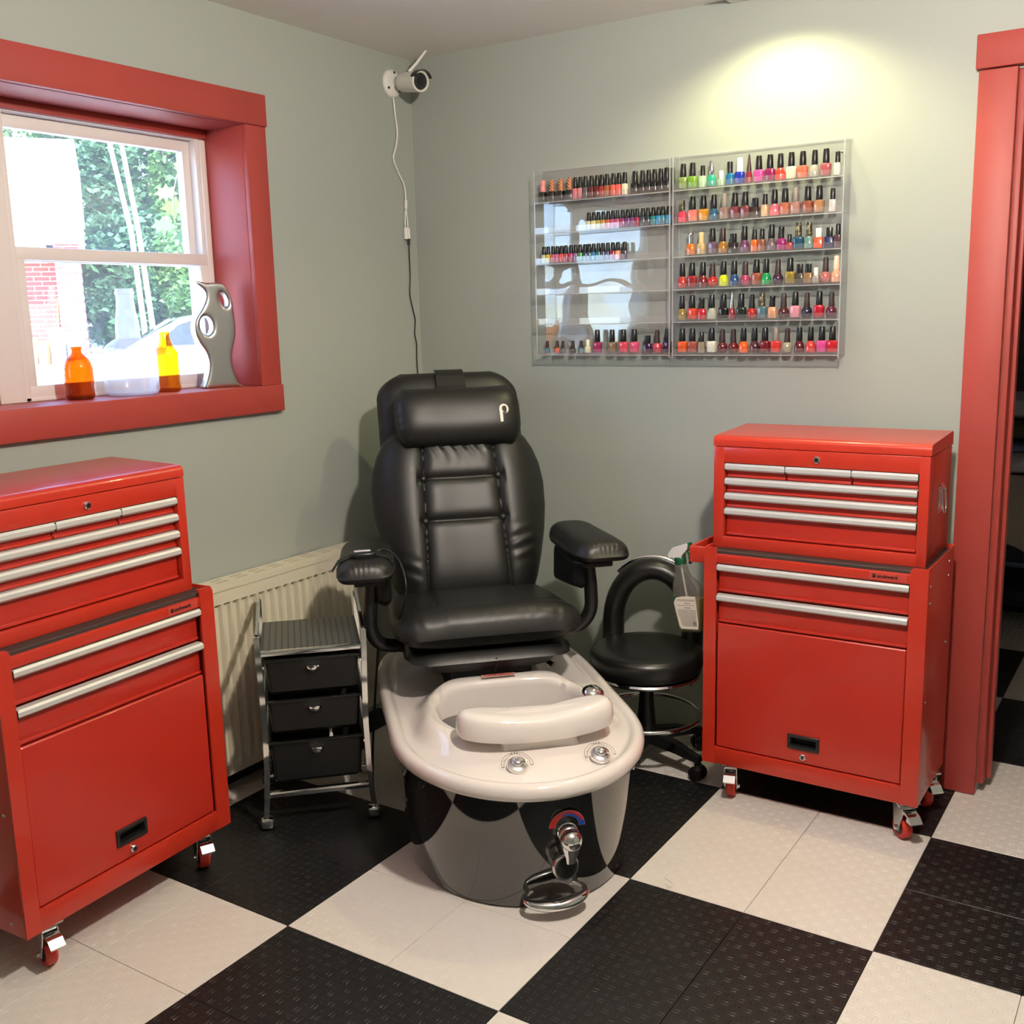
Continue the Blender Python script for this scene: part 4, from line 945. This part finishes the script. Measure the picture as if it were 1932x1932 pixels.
CAPS = {'k': ('black', (.006, .006, .006), .32), 'b': ('dark brown', srgb((52, 34, 34)), .35), 'w': ('white', srgb((236, 230, 214)), .4), 's': ('silver', (.7, .7, .7), .15), 'g': ('grey', srgb((128, 118, 112)), .4),
        'p': ('gold-patterned black', srgb((40, 36, 26)), .35), 'c': ('cream', srgb((232, 220, 186)), .45), 'r': ('red striped', srgb((140, 44, 36)), .4), 'i': ('pink', srgb((226, 138, 140)), .45), 'a': ('peach', srgb((240, 196, 172)), .45), 'o': ('gold', srgb((206, 180, 130)), .35), 'd': ('blue-dotted white', srgb((240, 236, 226)), .4)}
def capmat(c):
    nm = 'cap_'+c
    if nm in MATS: return MATS[nm]
    n, col, ro = CAPS[c]; m = mat(nm, col, ro, metal=1 if c == 's' else 0)
    if c in 'rp':
        t = m.node_tree; bs = t.nodes['Principled BSDF']; tc = t.nodes.new('ShaderNodeTexCoord'); wv = t.nodes.new('ShaderNodeTexWave' if c == 'r' else 'ShaderNodeTexNoise')
        wv.inputs['Scale'].default_value = 60 if c == 'r' else 160
        if c == 'r': wv.bands_direction = 'DIAGONAL'
        mx = t.nodes.new('ShaderNodeMix'); mx.data_type = 'RGBA'; mx.inputs[6].default_value = (*col, 1); mx.inputs[7].default_value = (*srgb((206, 160, 104) if c == 'r' else (150, 140, 100)), 1)
        rp = t.nodes.new('ShaderNodeValToRGB'); rp.color_ramp.elements[0].position = .5; rp.color_ramp.elements[1].position = .62
        t.links.new(tc.outputs['Object'], wv.inputs[0]); t.links.new(wv.outputs[1 if c == 'r' else 0], rp.inputs[0]); t.links.new(rp.outputs[0], mx.inputs[0]); t.links.new(mx.outputs[2], bs.inputs['Base Color'])
    return m
def polmat(h):
    nm = 'lacquer_'+h
    if nm in MATS: return MATS[nm]
    m = mat(nm, tuple(c*.72 for c in srgb(h)), .12, coat=.8); return m
def ring(hx, hy, z, p, n=20):
    return [(hx*math.copysign(abs(math.cos(t))**(2/p), math.cos(t)), hy*math.copysign(abs(math.sin(t))**(2/p), math.sin(t)), z) for t in np.linspace(0, 2*PI, n+1)[:-1]]
# kind: body exponent, body [(half width, z)], cap exponent, cap [(half width, z)]
KIND = {
 'o': (3.2, [(.0130, .0005), (.0142, .004), (.0150, .014), (.0160, .031), (.0154, .0352), (.0125, .0375), (.007, .0385)], 2, [(.0092, .0375), (.0098, .040), (.0094, .054), (.0082, .0755), (.0070, .078)]),
 'c': (2.4, [(.0145, .0005), (.0150, .003), (.0150, .015), (.0140, .024), (.0115, .031), (.0085, .0355), (.0070, .0375)], 2, [(.0080, .0365), (.0090, .040), (.0088, .052), (.0076, .075), (.0068, .0775)]),
 'b': (2.0, [(.0095, .0005), (.0115, .003), (.0152, .009), (.0163, .017), (.0152, .025), (.0115, .031), (.0080, .0335)], 2, [(.0088, .0325), (.0092, .038), (.0078, .050), (.0076, .066), (.0066, .0735), (.004, .075)]),
 's': (6, [(.0125, .0005), (.0130, .002), (.0130, .030), (.0120, .032), (.007, .0325)], 5, [(.0082, .0315), (.0084, .033), (.0084, .056), (.0080, .058)]),
 'v': (3, [(.0135, .0005), (.0138, .003), (.0135, .018), (.0128, .030), (.0100, .035), (.007, .0365)], 2, [(.0080, .036), (.0082, .040), (.0078, .045), (.0084, .062), (.0086, .068), (.0080, .069)]),
 't': (2.2, [(.0118, .0005), (.0120, .003), (.0105, .018), (.0085, .032), (.0065, .036)], 2, [(.0075, .0355), (.0070, .044), (.0045, .065), (.0024, .084), (.0012, .086)]),
 'n': (4, [(.0102, .0005), (.0106, .002), (.0106, .032), (.0098, .036), (.006, .0365)], 2, [(.0072, .0365), (.0072, .046), (.0066, .066), (.0060, .067)]),
 'm': (5, [(.0078, .0005), (.0080, .002), (.0080, .026), (.0074, .0285), (.005, .029)], 2.4, [(.0066, .0285), (.0069, .031), (.0060, .054), (.0052, .0555)]),
 'M': (5, [(.0084, .0005), (.0086, .002), (.0086, .033), (.0080, .0355), (.005, .036)], 2.4, [(.0073, .0355), (.0077, .038), (.0066, .069), (.0058, .071)]),
 'B': (4, [(.0128, .0005), (.0132, .002), (.0132, .028), (.0120, .033), (.007, .0345)], 2.4, [(.0085, .0340), (.0090, .037), (.0080, .069), (.0068, .0715)]),
 'i': (2.0, [(.0090, .0005), (.0100, .002), (.0100, .010), (.0085, .017), (.006, .020)], 2, [(.0062, .0195), (.0066, .023), (.0055, .034), (.0050, .042), (.003, .043)]),
 'e': (4, [(.0095, .0005), (.0100, .002), (.0100, .018), (.0090, .022), (.005, .0235)], 2, [(.0062, .023), (.0064, .026), (.0064, .045), (.0058, .046)])}
PM = {}
def pmeshes(k):
    if k in PM: return PM[k]
    pb, B_, pc, C_ = KIND[k]; yk = .78 if k in 'ov' else 1.
    m = MB(); rs = [ring(a, a*yk, z, pb) for a, z in B_]
    m.loft(rs[:2], caps=(True, False)); m.mi = 1; m.loft(rs[1:], caps=(False, True))
    o1 = m.build('bottle_glass', [M_foot, M_white], smooth=45); me1 = o1.data; bpy.data.objects.remove(o1)
    me1.materials[1] = None
    m = MB(); m.loft([ring(a, a, z, pc, 16) for a, z in C_]); o2 = m.build('cap', [M_blackp], smooth=45); me2 = o2.data; bpy.data.objects.remove(o2)
    PM[k] = (me1, me2); return PM[k]
def pbottle(k, hexc, cap, loc, label, group, rz):
    me1, me2 = pmeshes(k); R = thing('nail_polish', label, 'nail polish', loc, rz, group)
    o = link('bottle_glass', me1, R); o.material_slots[1].link = 'OBJECT'; o.material_slots[1].material = polmat(hexc)
    c = link('cap', me2, R); c.material_slots[0].link = 'OBJECT'; c.material_slots[0].material = capmat(cap)
    return R
ROWS = {
 ('L', 0): "75 B 141214 black i,127 B 161214 black r,175 B 141212 black r,225 B 1a1418 black r,258 M f08494 pink k,288 M ea9c9c pale-pink k,319 M 5a5562 grey-purple k,350 M 6a2025 dark-red k,381 M 701c22 dark-red k,408 M b43028 red k,441 M b5633f bronze-orange k,477 M f06a5a coral k,507 M ff6a60 hot-coral k,541 M efe6cf cream k,597 B 18161c black k,641 M 121014 black k,674 M 141218 black k,708 M 16141c black k,745 M 141218 black k,768 B 1c1a20 black k,803 M 141218 black k",
 ('L', 1): "334 m f3ecc0 cream k,364 m efe9a8 pale-yellow k,390 m d8cc58 yellow-green k,418 m d8a060 peach-tan k,445 m e5743a orange k,472 m d8609a pink k,499 m d05a70 rose k,528 m a83a78 magenta k,556 m 6d3f86 purple k,584 m 7a3a7c plum-purple k,611 m a82850 crimson k,643 m 454a5c slate k,671 m 20323a blackish-teal k,700 m 168a92 teal k,731 m 2a9ad8 bright-blue k,758 m 3a8aa0 grey-teal k,788 m 48a8e0 sky-blue k,818 m 553070 violet k",
 ('L', 2): "81 m f0ecc8 cream k,106 m e8d838 yellow k,131 m e06a78 pink k,155 m e87aa8 candy-pink k,180 m ff5848 coral-red k,206 m c84a60 rose k,232 m c8305a raspberry k,258 m 8a5a9a lilac k,286 m 4aa050 green k,313 m 2a4a58 dark-teal k,338 m 2a5a70 petrol-blue k,364 m 2a6aa8 blue k,391 m 16807a teal k,418 m 4a3f66 dark-purple k,444 m 46506a slate-blue k,473 m a82048 crimson k,501 m ffa070 peach k,537 m 4a3a55 dusky-purple k",
 ('L', 5): "97 i 2a6a80 teal-blue b,157 i e85a20 orange b,185 i 4a4a34 olive b,247 i 2a2a28 charcoal b,290 i 4a7a88 grey-blue b,331 e efe6c4 cream c,382 o a83068 magenta k,467 o 8a7058 taupe k,535 o f0506a coral-pink k,595 o e85a80 pink k,668 s 3a1a40 deep-purple k,723 b d04058 rose-red b,782 o 3f1040 dark-violet k",
 ('R', 0): "866 o 8aa05a olive-green k,923 o 7aa83a leaf-green k,982 n bfe0b8 mint k,1036 c 2aa890 turquoise s,1091 e b4d0b8 pale-sage w,1140 v 1a70a8 blue k,1196 o 2038b0 royal-blue d,1248 t 8a2030 dark-red b,1304 o d050a0 orchid-pink k,1368 o 90205a plum k,1428 c ff3c30 bright-red k,1490 o ece0c8 cream k,1553 o f87058 coral k,1621 c b0aca0 silver k,1687 o b05860 dusty-rose k,1752 n dcd8cc clear k",
 ('R', 1): "866 v f04060 pink-red p,927 o f0887a salmon k,986 o e8a030 mustard k,1046 c 2a6080 steel-blue k,1105 o a08078 mauve g,1168 o 7a3a40 brown-red k,1227 o 7a4048 dusky-plum k,1282 s 3a2420 dark-bronze k,1340 n e0b890 tan k,1392 c f06a80 pink k,1452 o c87058 terracotta k,1513 o b08078 rose-taupe g,1582 o a05840 copper-brown k,1647 o c08860 caramel k,1722 n e8dcdc whitish-pink k",
 ('R', 2): "915 v f08028 orange s,973 v e0bc88 beige o,1040 o 7a6078 grey-mauve k,1099 c b07828 gold b,1158 s 2a2020 black-brown k,1222 c 704068 purple k,1280 n f07830 tangerine k,1322 n a06048 brown k,1378 c 706068 smoky-mauve k,1428 v a82878 magenta k,1465 e c02838 red k,1506 o 2a5878 deep-blue p,1573 c 78a098 iridescent-green p,1645 s ff5a28 vivid-orange w,1706 s 1c2858 navy k,1742 n 604048 wine-brown k",
 ('R', 3): "866 c c83838 red k,923 o a02830 dark-red k,984 c 7a2028 maroon k,1040 b c82828 scarlet b,1101 c e0e820 neon-yellow k,1162 c 1a4a80 metallic-blue k,1225 b b84068 rose-pink b,1289 o a85a40 copper k,1347 c 18a058 green k,1413 b 40183a dark-plum b,1480 o a08838 old-gold k,1530 s 4a4438 dark-olive k,1575 s a07850 bronze k,1621 e b0a8a0 clear-grey w,1676 b c87068 rosy-brown b,1738 c f0b090 peach a",
 ('R', 4): "868 c 9a8040 gold k,925 o e04830 coral-red k,980 v d02838 red k,1037 c c0c0b0 silver k,1100 o 181414 black k,1150 t 902030 maroon s,1202 o 202a28 blackish-green k,1264 b c02820 red k,1322 o 5a7a88 grey-blue p,1381 v e8a880 peach-beige k,1445 b 581820 dark-maroon b,1512 o f0a0b0 pale-pink k,1577 b 141838 navy b,1646 o c01830 crimson k,1717 b 601838 plum b",
 ('R', 5): "868 o f06028 orange k,927 o b05a50 rose-brown k,979 n a09078 taupe k,1033 o f0ece0 white k,1096 b 6a1420 oxblood b,1157 b 701418 garnet b,1217 c ff6818 neon-orange k,1277 c 502028 plum-brown k,1338 o 7a1820 maroon k,1400 o e03a38 red g,1466 b b0a890 champagne b,1533 c 5a0c18 wine-red k,1597 c e04840 light-red k,1660 o e05098 pink k,1723 o d82030 bright-red k"}
ORD = 'first second third fourth fifth sixth seventh eighth ninth tenth eleventh twelfth thirteenth fourteenth fifteenth sixteenth seventeenth eighteenth nineteenth twentieth twenty-first'.split()
SHN = ['top', 'second', 'third', 'fourth', 'fifth', 'bottom']
for (sd, si), row in ROWS.items():
    items = [q.split() for q in row.split(',')]
    last = -9
    for n, (px, k, hx, nm, cp) in enumerate(items):
        z = ZS[si]+.0004; zz = z+.02; y = .917
        x = xat(1000+float(px)/3.01875, y, zz)
        hw = max(a for a, _ in KIND[k][1])
        lo, hi = (-.792, -.304) if sd == 'L' else (-.287, .231)
        x = min(max(x, lo+hw), hi-hw)
        if x-hw < last+.0004:
            y += .0 ; x = max(x, last+hw+.0004)
        if x > hi-hw: x = hi-hw; y = .932
        last = x+hw
        pbottle(k, hx, cp, (x, y+random.uniform(-.003, .003), z), f"{nm.replace('-', ' ')} nail polish, {CAPS[cp][0]} cap, {ORD[n]} from corner, {SHN[si]} shelf, {'corner-side' if sd == 'L' else 'door-side'} rack",
                f"polish bottles on the {SHN[si]} shelf, {'corner-side' if sd == 'L' else 'door-side'} rack", random.uniform(-.15, .15))

# ------------------------------------------------------------------ treatment room seen through the doorway
M_sheet = mat('beige_sheet', srgb((190, 180, 164)), .8, bump=(40, .3, .004)); M_wsheet = mat('white_linen', srgb((206, 204, 212)), .8, bump=(30, .35, .006)); M_olive = mat('olive_blanket', srgb((96, 90, 74)), .9, bump=(60, .4, .004)); M_bsheet = mat('blue_sheet', srgb((104, 116, 146)), .8)
R = thing('treatment_table', 'black treatment table with a beige sheet hanging over its side', 'treatment table', (.62, 2.65, 0))
MB().rbox(-.45, 1.35, 0, .72, .60, .70, .03).build('mattress', M_sheet, R, smooth=40)
for x in (-.3, 1.2):
    for y in (.08, .62): MB().rbox(x-.03, x+.03, y-.03, y+.03, .0, .60, .006).build('leg', M_blackp, R, smooth=40)
MB().rbox(-.42, 1.32, .12, .60, .10, .17, .01).build('lower_shelf', mat('navy_board', srgb((30, 32, 44)), .5), R, smooth=40)
m = MB(); rows = []
for j in range(9):
    row = []
    for i in range(41):
        x = -.46+1.82*i/40; dep = .30+.22*sstep(-.2, .35, x)*1+.02*math.sin(9*x); k = j/8
        y = -.012-.02*math.sin(k*2)-.010*math.sin(26*x+1)*k; z = .705-dep*k
        row.append((x, y if j else .02, z))
    rows.append(row)
m.loft([r_+[(x, y+.006, z) for x, y, z in r_[::-1]] for r_ in rows]); m.build('hanging_sheet', M_sheet, R, smooth=70)
def fold(name, label, cat, mt, x0, x1, y0, y1, z0, z1, seed):
    r_ = np.random.default_rng(seed); rr = []
    for i in range(29):
        x = x0+(x1-x0)*i/28; h = z1-z0; ring_ = []
        for a in np.linspace(0, 2*PI, 25)[:-1]:
            cy, cz = math.cos(a), math.sin(a)
            y = (y0+y1)/2+(y1-y0)/2*math.copysign(abs(cy)**.5, cy)+.012*math.sin(11*x+3*a+seed)
            z = z0+h/2+h/2*math.copysign(abs(cz)**.5, cz)-.008*max(0, cz)*(1+math.sin(17*x+4*a+seed))
            ring_.append((x-x0, y-y0, max(z, z0)-z0))
        rr.append(ring_)
    o = MB().loft(rr).build(name, mt, smooth=70, label=label, cat=cat); o.location = (x0, y0, z0); return o
fold('folded_sheet', 'crumpled white sheet lying on the treatment table', 'sheet', M_wsheet, .2, 1.85, 2.66, 3.30, .701, .80, 1)
fold('blue_sheet', 'flat blue sheet folded on the crumpled white sheet', 'sheet', M_bsheet, .25, 1.8, 2.72, 3.28, .790, .84, 2)
fold('blanket', 'rolled olive blanket on the blue sheet of the treatment table', 'blanket', M_olive, .25, 1.75, 2.76, 3.26, .830, .935, 3)
fold('pillow', 'white pillow on the rolled olive blanket', 'pillow', M_wsheet, .3, 1.7, 2.80, 3.24, .925, 1.03, 4)
m = MB(); m.tube(spline([(.555, 2.72, .602), (.56, 2.70, .44), (.575, 2.68, .34), (.60, 2.67, .26), (.64, 2.67, .20)], 6), .008, 8); o = m.build('power_cord', M_blackp, smooth=70, label='black cord and plug hanging below the treatment table', cat='cord')

# ------------------------------------------------------------------ outside
GZ = lambda d: -.10+.0205*d
M_asph = mat('sunlit_asphalt', srgb((196, 190, 184)), .9, var=(2, .1))
m = MB(); m.add([(XW-.175, -30, -.1), (XW-.175, 30, -.1), (-70, 70, 1.45), (-70, -50, 1.45)], [(0, 1, 2, 3)]); m.add([(XW-.175, -30, -.4), (XW-.175, 30, -.4), (-70, 70, 1.15), (-70, -50, 1.15)], [(3, 2, 1, 0)]); m.build('ground', M_asph, kind='structure')
def ground_z(x): return -.1+1.55*(-x+XW)/68.6
VR = Vector((.59, .807, 0)).normalized()      # sideways direction seen through the window (to the right)
VB = Vector((-.807, .59, 0)).normalized()     # away from the window
ANG = math.atan2(VR.y, VR.x)
# brick building
p0 = ray(163, 620, 31); gz = ground_z(p0.x)-.05
R = thing('brick_building', 'red brick building with a tall white upper front across the lot', 'building', (p0.x, p0.y, gz), ANG)
bk_ = mat('red_brick', srgb((168, 84, 76)), .85); t = bk_.node_tree; N = t.nodes.new; L = t.links.new; bs = t.nodes['Principled BSDF']
tc = N('ShaderNodeTexCoord'); mp = N('ShaderNodeMapping'); mp.inputs['Rotation'].default_value = (PI/2, 0, 0); br = N('ShaderNodeTexBrick'); br.inputs['Scale'].default_value = 1.; br.inputs['Brick Width'].default_value = .40; br.inputs['Row Height'].default_value = .125; br.inputs['Mortar Size'].default_value = .012
br.inputs['Color1'].default_value = (*srgb((170, 80, 72)), 1); br.inputs['Color2'].default_value = (*srgb((150, 72, 66)), 1); br.inputs['Mortar'].default_value = (*srgb((214, 200, 192)), 1)
L(tc.outputs['Object'], mp.inputs[0]); L(mp.outputs[0], br.inputs[0]); L(br.outputs[0], bs.inputs['Base Color'])
MB().box(-.62, 0, -.12, 7, 0, 3.3).build('brick_pier', bk_, R); MB().box(-9, -.62, .5, 7, 0, 3.1).build('brick_wall', bk_, R)
M_wpan = mat('white_cladding', srgb((240, 238, 236)), .6)
MB().rbox(-9, .14, -.35, 7.2, 3.18, 5.80, .02).build('white_fascia', M_wpan, R); MB().rbox(-9, -.80, -.36, .6, 2.72, 3.2, .02).build('white_soffit', M_wpan, R)
me = text_mesh('C', .55, .02, .02); me.materials.clear(); me.materials.append(mat('red_sign', srgb((190, 60, 60)), .5)); o = link('sign_letter', me, R, (-2.12, -.36, 3.25)); o.rotation_euler = (PI/2, 0, 0)
MB().rbox(-9, .3, -1.9, -1.5, -.05, .10, .02).build('kerb', mat('pink_kerb', srgb((206, 176, 170)), .8), R)
def outp(px, py, d): return ray(px, py, d)
def wbin(px, d, col, h, w, label, name='waste_bin'):
    p = ray(px, 630, d); R = thing(name, label, 'bin', (p.x, p.y, ground_z(p.x)), ANG)
    M_ = mat('bin_'+col, srgb(col), .5)
    MB().loft([[(x, y, z) for x, y in rrect(w*k, w*k, .05, 3)] for k, z in ((.42, 0), (.5, h*.94))]).build('bin_body', M_, R, smooth=40)
    MB().rbox(-w*.55, w*.55, -w*.55, w*.55, h*.93, h, .03).build('lid', M_, R, smooth=40)
    for s_ in (-1, 1): m = MB(); m.lathe_at((s_*w*.36, w*.45, .09), [(.09, -.02), (.09, .02)], 12, (1, 0, 0)); m.build('wheel', M_blackp, R)
wbin(108, 30.4, '6a7c98', .98, .42, 'blue grey wheeled bin by the brick wall'); wbin(139.5, 30.4, 'b8c4b4', .86, .42, 'pale green grey bin beside the brick pier'); wbin(80, 31.15, 'd8a850', .62, .34, 'yellow salt box against the brick wall', 'salt_box'); wbin(58, 31.1, 'dcc890', .7, .26, 'pale cream tub next to the yellow salt box', 'plastic_tub')
p = ray(103, 600, 31.22); R = thing('broom', 'orange broom handle leaning on the brick wall behind the bins', 'broom', (p.x, p.y, ground_z(p.x)), ANG)
MB().tube([(0, 0, .1), (.12, .25, 1.75)], .03, 8).build('handle', mat('orange_wood', srgb((226, 150, 80)), .5), R); MB().rbox(-.12, .12, -.05, .05, 0, .12, .02).build('brush', M_blackm, R)
# car
p = ray(372, 640, 15.5); cz = ground_z(p.x)
R = thing('parked_car', 'white parked car with sloping windscreen beyond the window', 'car', (p.x, p.y, cz), ANG)
M_car = mat('white_car_paint', srgb((232, 232, 236)), .2, coat=1); M_cg = mat('car_glass', (.05, .06, .07), .05, coat=.5)
body = [(-1.95, .30), (-2.02, .52), (-1.98, .72), (-1.80, .84), (-1.2, .96), (-.80, 1.02), (2.2, 1.04), (2.45, .95), (2.5, .55), (2.42, .30)]
top = [(-1.0, .98), (-.55, 1.24), (-.2, 1.40), (.25, 1.47), (1.2, 1.46), (1.9, 1.34), (2.3, 1.02)]
def slab(P, hw, inset_=.0, r=.12):
    m = MB(); rings = []
    for y, k in ((-hw, 1-r*.6), (-hw+r*.35, 1-r*.15), (-hw+r, 1), (hw-r, 1), (hw-r*.35, 1-r*.15), (hw, 1-r*.6)):
        cx = sum(q[0] for q in P)/len(P); cy_ = sum(q[1] for q in P)/len(P); rings.append([(cx+(x-cx)*(1-(1-k)*.25), y, cy_+(z-cy_)*k) for x, z in P])
    m.loft(rings); return m
slab(body, .88).build('body', M_car, R, smooth=40); slab(top+[(2.3, .98)], .78, r=.22).build('cabin', M_car, R, smooth=40)
for s_ in (-1, 1):
    ya_, yb_ = sorted((s_*.765, s_*.785))
    MB().prism([(-.62, 1.03), (-.28, 1.30), (.0, 1.38), (.55, 1.40), (.55, 1.03)], 'y', ya_, yb_).build('side_window', M_cg, R); MB().prism([(.65, 1.03), (.65, 1.40), (1.3, 1.39), (1.75, 1.28), (1.9, 1.06)], 'y', ya_, yb_).build('side_window', M_cg, R)
    MB().rbox(-.66, -.46, s_*.88-.08, s_*.88+.08, 1.0, 1.14, .03).build('wing_mirror', M_car, R, smooth=40)
    for wx in (-1.25, 1.55):
        m = MB(); m.lathe_at((wx, s_*.80, .32), [(.2, -.09), (.30, -.1), (.325, -.06), (.325, .06), (.30, .1), (.2, .09)], 24, (0, 1, 0)); w_ = m.build('wheel', M_blackp, R, smooth=40)
        m = MB(); m.lathe_at((wx, s_*.80, .32), [(.2, -.095), (.2, .095)], 18, (0, 1, 0)); m.build('rim', M_zinc, w_, smooth=40)
m = MB(); m.add([(-.98, -.70, 1.0), (-.98, .70, 1.0), (-.30, .62, 1.385), (-.30, -.62, 1.385), (-1.0, -.70, .99), (-1.0, .70, .99), (-.32, .62, 1.395), (-.32, -.62, 1.395)], [(0, 1, 2, 3), (4, 5, 6, 7), (0, 1, 5, 4), (1, 2, 6, 5), (2, 3, 7, 6), (3, 0, 4, 7)]); m.build('windscreen', M_cg, R)
# trees
def leafmat(nm, c1, c2):
    m = mat(nm, srgb(c1), .6); t = m.node_tree; b_ = t.nodes['Principled BSDF']; N = t.nodes.new; L = t.links.new
    tc = N('ShaderNodeTexCoord'); n = N('ShaderNodeTexNoise'); n.inputs['Scale'].default_value = .9; n.inputs['Detail'].default_value = 4; L(tc.outputs['Object'], n.inputs[0])
    mx = N('ShaderNodeMix'); mx.data_type = 'RGBA'; mx.inputs[6].default_value = (*srgb(c1), 1); mx.inputs[7].default_value = (*srgb(c2), 1); L(n.outputs[0], mx.inputs[0]); L(mx.outputs[2], b_.inputs[0])
    tr = N('ShaderNodeBsdfTranslucent'); L(mx.outputs[2], tr.inputs[0]); ms = N('ShaderNodeMixShader'); ms.inputs[0].default_value = .35
    L(b_.outputs[0], ms.inputs[1]); L(tr.outputs[0], ms.inputs[2]); L(ms.outputs[0], t.nodes['Material Output'].inputs[0]); return m
LM = [leafmat('leaf_green', (66, 112, 62), (120, 160, 92)), leafmat('leaf_dark', (48, 84, 60), (84, 124, 84)), leafmat('leaf_lime', (110, 150, 66), (170, 190, 104))]
M_bark = mat('grey_bark', srgb((110, 98, 90)), .9, bump=(8, .5, .02)); M_birch = mat('birch_bark', srgb((226, 218, 208)), .7, var=(5, .25))
def tree(px, d, h, rx, lm, label, n=11000, base=.12, group='trees behind the lot'):
    p = ray(px, 600, d); g_ = ground_z(p.x); R = thing('leafy_tree', label, 'tree', (p.x, p.y, g_), random.uniform(0, 6), group)
    cl = rng.normal(size=(46, 3)); cl /= np.linalg.norm(cl, axis=1)[:, None]; cl *= rng.uniform(.35, 1, (46, 1))**.6
    cc = cl*np.array([rx, rx, h*(1-base)/2])+np.array([0, 0, h*(1+base)/2])
    idx = rng.integers(0, 46, n); pt = cc[idx]+rng.normal(size=(n, 3))*np.array([.55, .55, .38])*rx*.36
    rr_ = np.hypot(pt[:, 0], pt[:, 1]); k_ = np.where(rr_ > rx*.92, rx*.92*rng.uniform(.55, 1, n)/np.maximum(rr_, 1e-6), 1); pt[:, 0] *= k_; pt[:, 1] *= k_
    pt[:, 2] = np.clip(pt[:, 2], .1, h)
    u = rng.normal(size=(n, 3)); u[:, 2] *= .5; u /= np.linalg.norm(u, axis=1)[:, None]; w = rng.normal(size=(n, 3)); v = np.cross(u, w); v /= np.linalg.norm(v, axis=1)[:, None]
    sz = rng.uniform(.09, .19, (n, 1)); V = np.stack([pt-u*sz, pt+v*sz*.55, pt+u*sz, pt-v*sz*.55], 1).reshape(-1, 3)
    me = bpy.data.meshes.new('crown'); me.from_pydata(V.tolist(), [], [(4*i, 4*i+1, 4*i+2, 4*i+3) for i in range(n)]); me.materials.append(LM[lm]); link('crown', me, R, kind='stuff')
    MB().tube([(0, 0, 0), (.1, 0, h*.4), (.0, .1, h*.8)], [.16, .12, .05], 8).build('trunk', M_bark, R, smooth=60)
for k, (px, d, h, rx, lm, lb) in enumerate(((150, 47, 13.5, 2.2, 0, 'green tree rising behind the brick building corner'), (60, 53, 13, 2.2, 0, 'green tree showing above the white upper front of the building'), (200, 41, 12.5, 2.05, 1, 'dark tree behind the two birch trunks'), (270, 51, 15, 2.2, 0, 'broad green tree to the side of the birch trunks'), (335, 45.5, 13.5, 2.2, 1, 'dark green tree behind the parked car'), (405, 41, 12.5, 2.05, 0, 'green tree beyond the parked car towards the window edge'), (300, 36.6, 4.4, 1.25, 1, 'low dark bush behind the parked car'), (228, 33.6, 4.0, 1.1, 1, 'low bush at the foot of the birch trunks'), (372, 33.6, 4.6, 1.1, 0, 'low green bush beyond the car roof'), (-42, 46.5, 12.5, 2.2, 0, 'green tree behind the far end of the building'), (470, 52, 15, 2.2, 0, 'green tree furthest along the lot past the car'))):
    tree(px, d, h, rx, lm, lb)
for (xa, xb, xc, lb) in ((198, 248, 272, 'slender white birch trunk leaning beside its twin, the one nearer the building'), (222, 262, 288, 'slender white birch trunk leaning beside its twin, the one nearer the car')):
    d = 30; a, b_, c_ = ray(xc, 615, d), ray(xb, 440, d), ray(xa, 235, d); g_ = ground_z(a.x); e = c_+(c_-b_)*.8
    R = thing('birch_tree', lb, 'tree', (a.x, a.y, g_))
    MB().tube([tuple(q-Vector((a.x, a.y, g_))) for q in (Vector((a.x, a.y, g_)), a, b_, c_, e)], [.07, .07, .065, .055, .04], 10).build('trunk', M_birch, R, smooth=60)
# maple twig just outside
p = ray(322, 372, 6.2); tz = ground_z(p.x); R = thing('maple_tree', 'maple tree with a hanging twig of green and yellow leaves by the window', 'tree', (p.x, p.y, tz), ANG); dz_ = p.z-tz
MB().tube(spline([(2.6, .5, -.02), (2.55, .5, 1.2), (2.5, .45, 2.6), (2.45, .4, 4.2)], 5), .11, 10).build('trunk', M_bark, R, smooth=60)
MB().tube(spline([(2.5, .45, 2.4), (1.6, .3, 2.75), (.7, .1, dz_+.75), (.16, .02, dz_+.62)], 6), .02, 8).build('branch', M_bark, R, smooth=60)
MB().tube(spline([(.16, .02, dz_+.62), (.10, 0, dz_+.3), (.02, 0, dz_+.04), (0, 0, dz_-.1)], 5), .004, 6).build('twig', M_bark, R, smooth=60)
mp_ = [(0, -.5), (.10, -.12), (.34, -.30), (.30, -.06), (.56, .0), (.34, .16), (.36, .34), (.14, .26), (0, .5), (-.14, .26), (-.36, .34), (-.34, .16), (-.56, 0), (-.30, -.06), (-.34, -.30), (-.10, -.12)]
for k, (x, z, s_, lm) in enumerate(((.02, -.06, .20, 2), (-.05, -.16, .17, 0), (.05, -.22, .19, 0), (0, -.33, .15, 2), (.08, -.08, .18, 0), (-.02, .02, .16, 2), (.09, .10, .17, 0))):
    m = MB(); m.X = Matrix.Translation((x, random.uniform(-.05, .05), z+dz_)) @ Matrix.Rotation(random.uniform(-.6, .6), 4, 'Z') @ Matrix.Rotation(random.uniform(-.5, .5), 4, 'X') @ Matrix.Scale(s_*.75, 4)
    m.prism(mp_, 'y', 0, .01); m.build('leaf', LM[lm], R)
